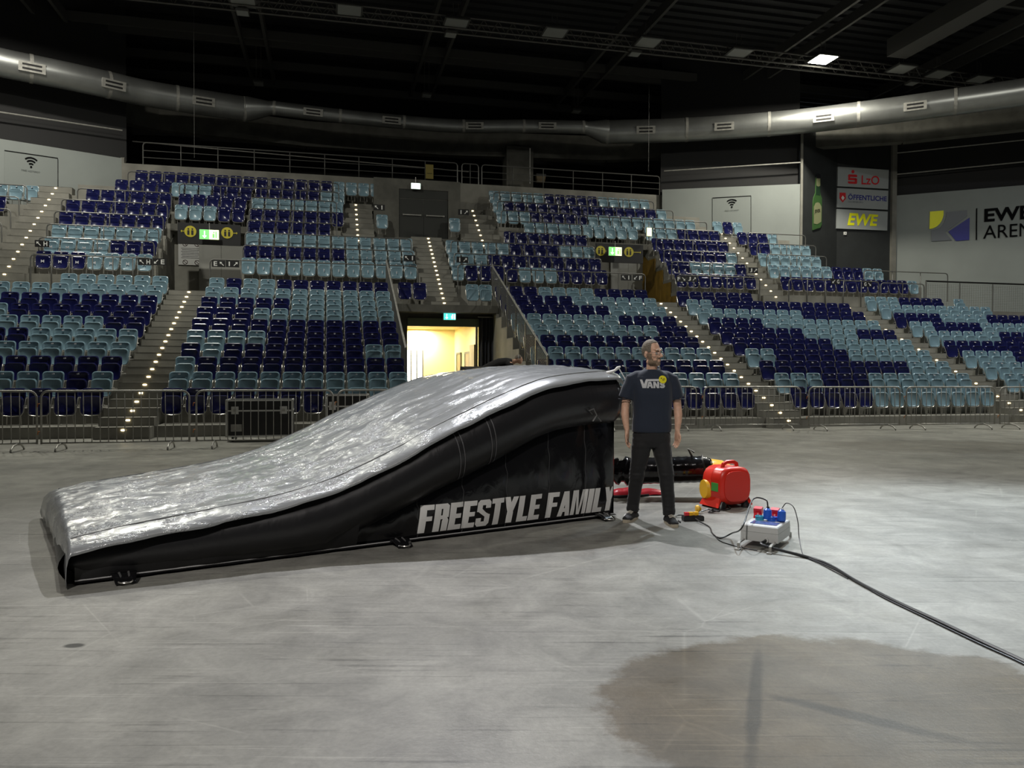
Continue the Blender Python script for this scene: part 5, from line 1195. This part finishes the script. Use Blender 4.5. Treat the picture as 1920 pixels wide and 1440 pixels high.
# trunk and legs (under the clothes)
bd.loft([ring((0, 0, z), rx, ry, 18, 2.4) for z, rx, ry in ((.80, .14, .09), (.95, .155, .10), (1.10, .15, .095), (1.28, .16, .10), (1.38, .15, .085), (1.44, .10, .065), (1.49, .055, .055))])
for s in (-1, 1):
    ax, ay = ANK[s]
    limb(bd, [(s*.085, 0, .86, .075), (s*.11, -.01, .68, .068), (s*.135, ay*.45-.015, .48, .052), (s*.15, ay*.8+.01, .30, .047), (ax, ay, .09, .036)])
    limb(bd, [(ax, ay, .09, .036), (ax, ay-.01, .06, .030)])
    # arm
    limb(bd, [(s*.150, .008, 1.395, .048), (s*.212, .01, 1.32, .050), (s*.245, .015, 1.22, .044), (s*.258, .015, 1.13, .040), (s*.262, .0, 1.06, .041), (s*.258, -.02, .99, .035), (s*.247, -.035, .91, .026)])
    # hand: palm and five fingers, thumb leaving the front side of the palm
    hr = s*math.radians(28); wx, wy, wz = s*.246, -.037, .905
    def H(x, y, z): return Vector((wx + s*(x*math.cos(hr*s) - y*math.sin(hr*s)*1.0), wy + x*math.sin(hr*s)*-1.0*0 + (x*math.sin(hr*s) + y*math.cos(hr*s)), wz + z))
    bd.loft([[H(rx*math.cos(2*math.pi*k/12), ry*math.sin(2*math.pi*k/12)+oy, z) for k in range(12)] for z, rx, ry, oy in ((.01, .022, .026, 0), (-.02, .020, .034, -.002), (-.05, .019, .041, -.003), (-.075, .017, .042, -.002), (-.095, .013, .040, 0))])
    for fy, ln, r in ((-.031, .072, .0090), (-.0105, .082, .0094), (.0105, .075, .0090), (.031, .058, .0080)):
        p = [H(.001, fy, -.085), H(-.002, fy*1.06, -.095-ln*.30), H(-.012, fy*1.05, -.095-ln*.66), H(-.028, fy*1.0, -.095-ln*.93)]
        limb(bd, [(*q, r*(1-.08*i)) for i, q in enumerate(p)], 8)
    p = [H(.0, -.026, -.028), H(-.006, -.050, -.052), H(-.012, -.060, -.082), H(-.020, -.060, -.108)]
    limb(bd, [(*q, .0115-.0012*i) for i, q in enumerate(p)], 8)
# neck and head
bd.tube([(0, .015, 1.42), (0, .012, 1.50), (.004, .008, 1.60)], [.060, .053, .053], 16)
hell(bd, (0, .018, 1.695), .0765, .096, .100); hell(bd, (0, -.012, 1.640), .068, .080, .085); hell(bd, (0, -.030, 1.592), .056, .062, .056)
hell(bd, (0, -.072, 1.556), .026, .022, .022); hell(bd, (0, -.062, 1.697), .050, .022, .016)
for s in (-1, 1):
    hell(bd, (s*.042, -.062, 1.636), .022, .020, .020); hell(bd, (s*.078, .012, 1.645), .011, .022, .032); hell(bd, (s*.030, -.083, 1.688), .022, .010, .007); hell(bd, (s*.013, -.096, 1.624), .010, .011, .009)
    hell(bd, (s*.046, -.010, 1.575), .018, .045, .025)
bd.loft([[hd(x*w, y, z) for x, y in ((-1, -.078), (-.55, -.078-d), (0, -.078-d*1.15), (.55, -.078-d), (1, -.078), (0, -.06))] for z, w, d in ((1.690, .010, .012), (1.668, .012, .024), (1.648, .015, .040), (1.632, .019, .052), (1.622, .018, .044), (1.615, .014, .018))])
hell(bd, (0, -.088, 1.593), .022, .010, .006); hell(bd, (0, -.087, 1.582), .020, .010, .007)
body = union('body', bd, skin, .0052, man, 3, .45)
# eyes, glasses, hair, beard
for s in (-1, 1):
    e = MB(); hell(e, (s*.031, -.078, 1.659), .0115, .0115, .0105, 12, 8); eo = e.build('eye', mat('eye_white', (.55, .52, .48), .25), man, True)
    e = MB(); hell(e, (s*.031+.003, -.0875, 1.659), .0052, .003, .0052, 10, 6); e.build('iris', mat('iris_dark', (.03, .02, .015), .2), eo, True)
    e = MB(); e.tube([hd(s*x, y, z) for x, y, z in ((.012, -.096, 1.683), (.030, -.095, 1.690), (.048, -.083, 1.683))], [.003, .0045, .0025], 6); e.build('eyebrow', beardm, man, True)
gm = mat('glasses_frame', (.010, .008, .007), .3)
gl = MB()
for s in (-1, 1):
    gl.tube([hd(s*.033 + x*1.0, -.108 + abs(s*.033+x)*.16, 1.658 + z) for x, z in rrect(.050, .031, .011, 4)], .0019, 6, False, True)
    gl.tube([hd(s*.058, -.098, 1.668), hd(s*.074, -.07, 1.668), hd(s*.0795, .0, 1.664), hd(s*.0795, .035, 1.645)], .0018, 6)
gl.tube([hd(-.009, -.107, 1.662), hd(0, -.111, 1.665), hd(.009, -.107, 1.662)], .0018, 6)
go = gl.build('glasses', gm, man, True)
lens = mat('lens_glass', (1, 1, 1), .05, alpha=.12)
for s in (-1, 1): MB().add([hd(s*.033 + x*.96, -.108 + abs(s*.033+x)*.16, 1.658 + z*.96) for x, z in rrect(.050, .031, .011, 4)], [tuple(range(20))]).build('lens', lens, go)
def hd_inv(p):
    c, s_ = math.cos(HA), math.sin(HA); x, y = p.x, p.y+.005; return Vector((x*c + y*s_, -x*s_ + y*c, p.z))
def patch(nm, m, keep, off, jit):      # thin layer of hair grown from the skin surface
    me = body.data; idx = {}; vs = []; fs = []
    for pol in me.polygons:
        q = hd_inv(pol.center)
        if pol.center.z > 1.50 and keep(q, noise.noise(pol.center*60)): fs.append(tuple(pol.vertices))
    for f in fs:
        for v in f:
            if v not in idx:
                w = me.vertices[v]; idx[v] = len(vs); vs.append(w.co + w.normal*(off + jit*noise.noise(w.co*90)))
    return MB().add(vs, [tuple(idx[v] for v in f) for f in fs]).build(nm, m, man, True, None)
def kh(p, n):
    n *= .010
    if p.z < 1.615 or (abs(p.x) > .074 and p.z < 1.682 and -.02 < p.y < .045): return False
    if p.y > .035: return p.z > 1.625 + n
    if abs(p.x) > .052 and p.y > -.035: return p.z > 1.672 + n
    return p.z > 1.752 + .55*max(0, -p.y-.03) + n
patch('hair', hairm, kh, .0035, .0025)
def kb(p, n):
    n *= .008
    if p.y > -.002 or p.z < 1.53: return False
    if p.z > 1.605 + n:
        if abs(p.x) > .050 and p.z < 1.655 and p.y > -.045: return True
        return p.z < 1.614 and abs(p.x) < .032 and p.y < -.075
    if abs(p.x) < .021 and 1.574 < p.z < 1.599: return False
    if p.z > 1.590 and .030 < abs(p.x) < .050 and p.y < -.055: return False
    return p.z > 1.540 - .25*(p.y+.06)
patch('beard', beardm, kb, .0016, .0015)
# t-shirt
ts = MB()
ts.loft([ring((0, oy, z), rx, ry, 24, 2.5) for z, rx, ry, oy in ((.885, .190, .125, .0), (.93, .192, .128, 0), (1.02, .187, .124, 0), (1.14, .190, .124, -.002), (1.26, .200, .130, -.004), (1.36, .200, .124, -.002), (1.42, .188, .108, .004), (1.455, .165, .092, .008), (1.482, .120, .082, .012), (1.502, .078, .074, .014))])
for s in (-1, 1): ts.tube([(s*.08, .012, 1.440), (s*.14, .010, 1.425), (s*.192, .010, 1.398), (s*.220, .011, 1.32), (s*.245, .012, 1.25), (s*.256, .013, 1.215)], [.056, .066, .074, .073, .070, .071], 16)
shirt = union('t_shirt', ts, shirtm, .0085, man, 4, .5)
for v in shirt.data.vertices:      # soft folds
    c = v.co; k = noise.noise(Vector((c.x*7, c.y*7, c.z*4)))*.008 + noise.noise(Vector((c.x*16+c.z*6, c.y*10, c.z*9)))*.004
    v.co = c + Vector((c.x, c.y, 0)).normalized()*k*(1 if c.z < 1.43 else .4)
for s in (-1, 1): MB().tube([(s*.255+.0735*math.cos(k*math.pi/9), .013+.0735*math.sin(k*math.pi/9), 1.212) for k in range(18)], .004, 5, False, True).build('sleeve_hem', shirtm, shirt, True)
MB().tube([(.073*math.cos(k*math.pi/12), .010+.070*math.sin(k*math.pi/12), 1.500+.014*math.sin(k*math.pi/12)) for k in range(24)], .009, 6, False, True).build('collar', shirtm, shirt, True)
bvh = BVHTree.FromPolygons([v.co.copy() for v in shirt.data.vertices], [tuple(p.vertices) for p in shirt.data.polygons])
def on_shirt(x, z, off=.004):
    hit = bvh.ray_cast(Vector((x, -1, z)), Vector((0, 1, 0)))
    return Vector((x, (hit[0].y if hit[0] else -.12) - off, z))
def shirt_print(polys, nm, m, off, par):
    bm = bmesh.new()
    for p in polys: 
        f = bm.faces.new([bm.verts.new((x, 0, z)) for x, z in p])
    bmesh.ops.triangulate(bm, faces=bm.faces); bmesh.ops.subdivide_edges(bm, edges=bm.edges, cuts=3, use_grid_fill=True)
    for v in bm.verts: v.co = on_shirt(v.co.x, v.co.z, off)
    me = bpy.data.meshes.new(nm); bm.to_mesh(me); bm.free(); me.materials.append(m); return link(nm, me, par)
def z2l(p, k=24.0):
    px, py = 1190 + p[0]/k, 690 + p[1]/k; return ((px-1222)*7.43/1440, 1.5 - (py-694.5)*7.43/1440)
V_ = [(145, 555), (245, 555), (330, 810), (392, 565), (420, 540), (1010, 530), (1010, 622), (485, 630), (405, 940), (245, 940)]
A1 = [(430, 940), (510, 650), (580, 650), (560, 770), (545, 800), (525, 940)]; A2 = [(560, 650), (630, 650), (720, 940), (625, 940), (600, 800), (575, 770)]; A3 = [(530, 800), (620, 800), (630, 870), (520, 870)]
N_ = [(720, 650), (820, 650), (900, 800), (900, 650), (990, 650), (990, 940), (890, 940), (810, 790), (815, 940), (730, 940)]
def stroke(pts, w):
    out = []
    for a, b in zip(pts, pts[1:]):
        a, b = Vector(a), Vector(b); d = (b-a).normalized(); n = Vector((-d.y, d.x))*w/2; e = d*w*.25; out.append([tuple(a-e-n), tuple(b+e-n), tuple(b+e+n), tuple(a-e+n)])
    return out
S_ = stroke([(1225, 742), (1150, 700), (1080, 705), (1062, 745), (1090, 785), (1180, 805), (1225, 845), (1195, 892), (1120, 900), (1045, 880)], 78)
for nm, ps in (('letter_v', [V_]), ('letter_a', [A1, A2, A3]), ('letter_n', [N_]), ('letter_s', S_)):
    shirt_print([[z2l(q) for q in p] for p in ps], nm, mat('shirt_print_white', (.55, .56, .57), .7), .004, shirt)
stk = shirt_print([[z2l((1165+182*math.cos(k*math.pi/12), 548+176*math.sin(k*math.pi/12))) for k in range(24)]], 'round_sticker', mat('sticker_yellow', (.80, .72, .02), .5), .008, shirt)
shirt_print([[z2l(q) for q in p] for p in ([(1060, 480), (1120, 460), (1130, 510), (1080, 530)], [(1130, 560), (1240, 480), (1255, 500), (1145, 580)], [(1150, 600), (1265, 530), (1275, 548), (1165, 620)])], 'sticker_print', mat('sticker_ink', (.16, .12, .02), .6), .010, shirt)
# jeans
jn = MB()
jn.loft([ring((0, oy, z), rx, ry, 20, 2.5) for z, rx, ry, oy in ((.74, .12, .085, 0), (.80, .165, .115, .005), (.88, .178, .120, .005), (.95, .172, .115, .0), (.99, .165, .11, 0))])
for s in (-1, 1):
    ax, ay = ANK[s]
    jn.tube([(s*.088, .005, .86), (s*.098, .0, .74), (s*.118, ay*.25-.01, .60), (s*.135, ay*.5-.02, .47), (s*.145, ay*.7, .34), (ax*.97, ay*.92+.005, .18), (ax, ay+.005, .085)], [.100, .096, .084, .074, .068, .062, .061], 16)
jeans = union('jeans', jn, jeansm, .0085, man, 3, .5)
for v in jeans.data.vertices:
    c = v.co; amp = .005 + .006*max(0, 1-abs(c.z-.47)/.10) + .010*max(0, 1-c.z/.28); sx = math.copysign(1, c.x)
    k = noise.noise(Vector((c.x*9, c.y*9, c.z*13)))*amp + noise.noise(Vector((c.x*5, c.y*5, c.z*34)))*amp*.8
    d = Vector((c.x-sx*.12, c.y, 0)); v.co = c + (d.normalized()*k if d.length > 1e-4 else Vector())
MB().tube([(.168*math.cos(k*math.pi/12), .004+.116*math.sin(k*math.pi/12), .965) for k in range(24)], .010, 6, False, True).build('belt', mat('belt_black', (.008, .008, .008), .5), jeans, True)
# shoes
shoem = mat('shoe_black_suede', (.012, .012, .013), .8); solem = mat('shoe_sole_cream', (.42, .37, .28), .7); lacem = mat('lace_cream', (.50, .47, .40), .8)
for s, rot in ((-1, -.55), (1, .12)):
    ax, ay = ANK[s]; sh = link('shoe', None, man, (ax, ay, 0), rot)
    c_, s_ = math.cos(0), 0
    up = MB(); prof = [(.085, .034, .060), (.060, .040, .082), (.02, .043, .098), (-.03, .044, .098), (-.075, .046, .082), (-.115, .048, .066), (-.155, .044, .054), (-.182, .028, .044)]
    rings_ = []
    for y, w, h in prof:
        r_ = []
        for k in range(14):
            a = math.pi*k/13; r_.append((w*math.cos(a)*(1 if math.sin(a) < .6 else 1), y, .026 + (h-.026)*max(0, math.sin(a))**.75))
        rings_.append(r_ + [(-w*.6, y, .022), (w*.6, y, .022)])
    uo = up.loft(rings_).build('upper', shoem, sh, True, None); recalc(uo.data)
    so = MB(); out = []
    for k in range(28):
        a = 2*math.pi*k/28; y = -.048 - .148*math.sin(a) if math.sin(a) > 0 else -.048 - .142*math.sin(a); w = .050*abs(math.cos(a))**.55*(1 if math.sin(a) > -.2 else .88)
        out.append((math.copysign(w, math.cos(a)), y))
    so.prism(out, 2, .0, .030); so.build('sole', solem, sh, True, .6)
    for k in range(6):
        y = .0 - .020*k; hgt = interp([(-.12, .080), (-.03, .104), (.03, .106)], y); MB().tube([(-.028, y+.006, hgt-.008), (0, y-.004, hgt+.004), (.028, y+.006, hgt-.008)], .0045, 5).build('lace', lacem, sh, True)
    MB().tube([(s*.049, -.10, .045), (s*.050, -.06, .060), (s*.049, -.02, .052), (s*.047, .03, .050), (s*.040, .065, .058)], .0045, 5).build('side_stripe', M['white'], sh, True)
    MB().tube([(.045*math.cos(k*math.pi/8), .035+.045*math.sin(k*math.pi/8), .100) for k in range(16)], .010, 6, False, True).build('ankle_collar', shoem, sh, True)
# ------------------------------------------------------------------ second person, bent over the desk behind the ramp
X0, Y0, Z0 = -.30, 18.55, .40
p2 = thing('person', 'person in black bending over equipment behind the ramp, facing right', 'person', (X0, Y0, Z0), 0.0)
b2 = MB()
for s in (-1, 1):
    limb(b2, [(-.36, s*.09, .92, .085), (-.34, s*.10, .50, .06), (-.36, s*.10, .09, .042)]); limb(b2, [(-.36, s*.10, .06, .04), (-.18, s*.10, .04, .035)])
    limb(b2, [(.26, s*.19, 1.22, .06), (.30, s*.24, .98, .045), (.46, s*.16, .92, .034), (.54, s*.12, .92, .03)])
    for k in range(4): limb(b2, [(.54, s*.12+(k-1.5)*.02, .92, .009), (.60, s*.12+(k-1.5)*.02, .92, .009), (.63, s*.12+(k-1.5)*.02, .90, .008)], 6)
    limb(b2, [(.54, s*.09, .92, .010), (.58, s*.07, .92, .009)], 6)
def tring(x, z, ry, rz, tilt): return [Vector((x - rz*math.sin(a)*math.sin(tilt), ry*math.cos(a), z + rz*math.sin(a)*math.cos(tilt))) for a in [2*math.pi*k/16 for k in range(16)]]
b2.loft([tring(-.48, .92, .13, .10, .2), tring(-.36, 1.02, .17, .15, .35), tring(-.18, 1.12, .17, .145, .4), tring(.02, 1.20, .19, .15, .35), tring(.20, 1.24, .19, .125, .3), tring(.32, 1.27, .09, .07, .2)])
b2.tube([(.28, 0, 1.26), (.42, 0, 1.31)], [.06, .055], 12)
b2.loft(ell((.46, 0, 1.345), .088, .074, .098, 16, 12)); b2.loft(ell((.49, 0, 1.29), .06, .055, .065)); b2.loft(ell((.555, 0, 1.325), .02, .012, .016, 10, 8))
for s in (-1, 1): b2.loft(ell((.45, s*.076, 1.33), .02, .010, .03, 10, 8))
union('body', b2, skin, .009, p2, 3)
tp = MB(); tp.loft([tring(-.50, .90, .14, .11, .2), tring(-.36, 1.02, .185, .165, .35), tring(-.18, 1.125, .185, .16, .4), tring(.02, 1.205, .205, .165, .35), tring(.20, 1.245, .205, .14, .3), tring(.31, 1.275, .10, .08, .2)])
for s in (-1, 1): tp.tube([(.20, s*.15, 1.23), (.26, s*.20, 1.20), (.30, s*.245, .98), (.42, s*.18, .935)], [.08, .075, .06, .05], 12)
union('jumper', tp, mat('black_jumper', (.006, .006, .007), .9), .012, p2, 3)
tr = MB(); tr.loft([tring(-.50, .88, .15, .12, 0), tring(-.36, .95, .175, .15, .3), tring(-.28, 1.02, .17, .13, .4)])
for s in (-1, 1): tr.tube([(-.36, s*.09, .92), (-.345, s*.10, .50), (-.36, s*.10, .08)], [.11, .085, .07], 12)
union('trousers', tr, jeansm, .012, p2, 2)
h2 = MB(); h2.loft([[p for p in r_] for r_ in ell((.448, 0, 1.358), .092, .079, .100, 16, 12)[:7]], False); h2.build('hair', hairm, p2, True)
MB().tube([(.45, .09*math.cos(k*math.pi/10), 1.345+.105*math.sin(k*math.pi/10)) for k in range(11)], .008, 6).build('headset', mat('headset_grey', (.30, .30, .30), .4), p2, True)
for s in (-1, 1): MB().loft([ring((-.29, s*.10, 0), .14, .05, 12), ring((-.29, s*.10, .05), .135, .045, 12), ring((-.34, s*.10, .09), .07, .045, 12)]).build('shoe', M['black'], p2, True)
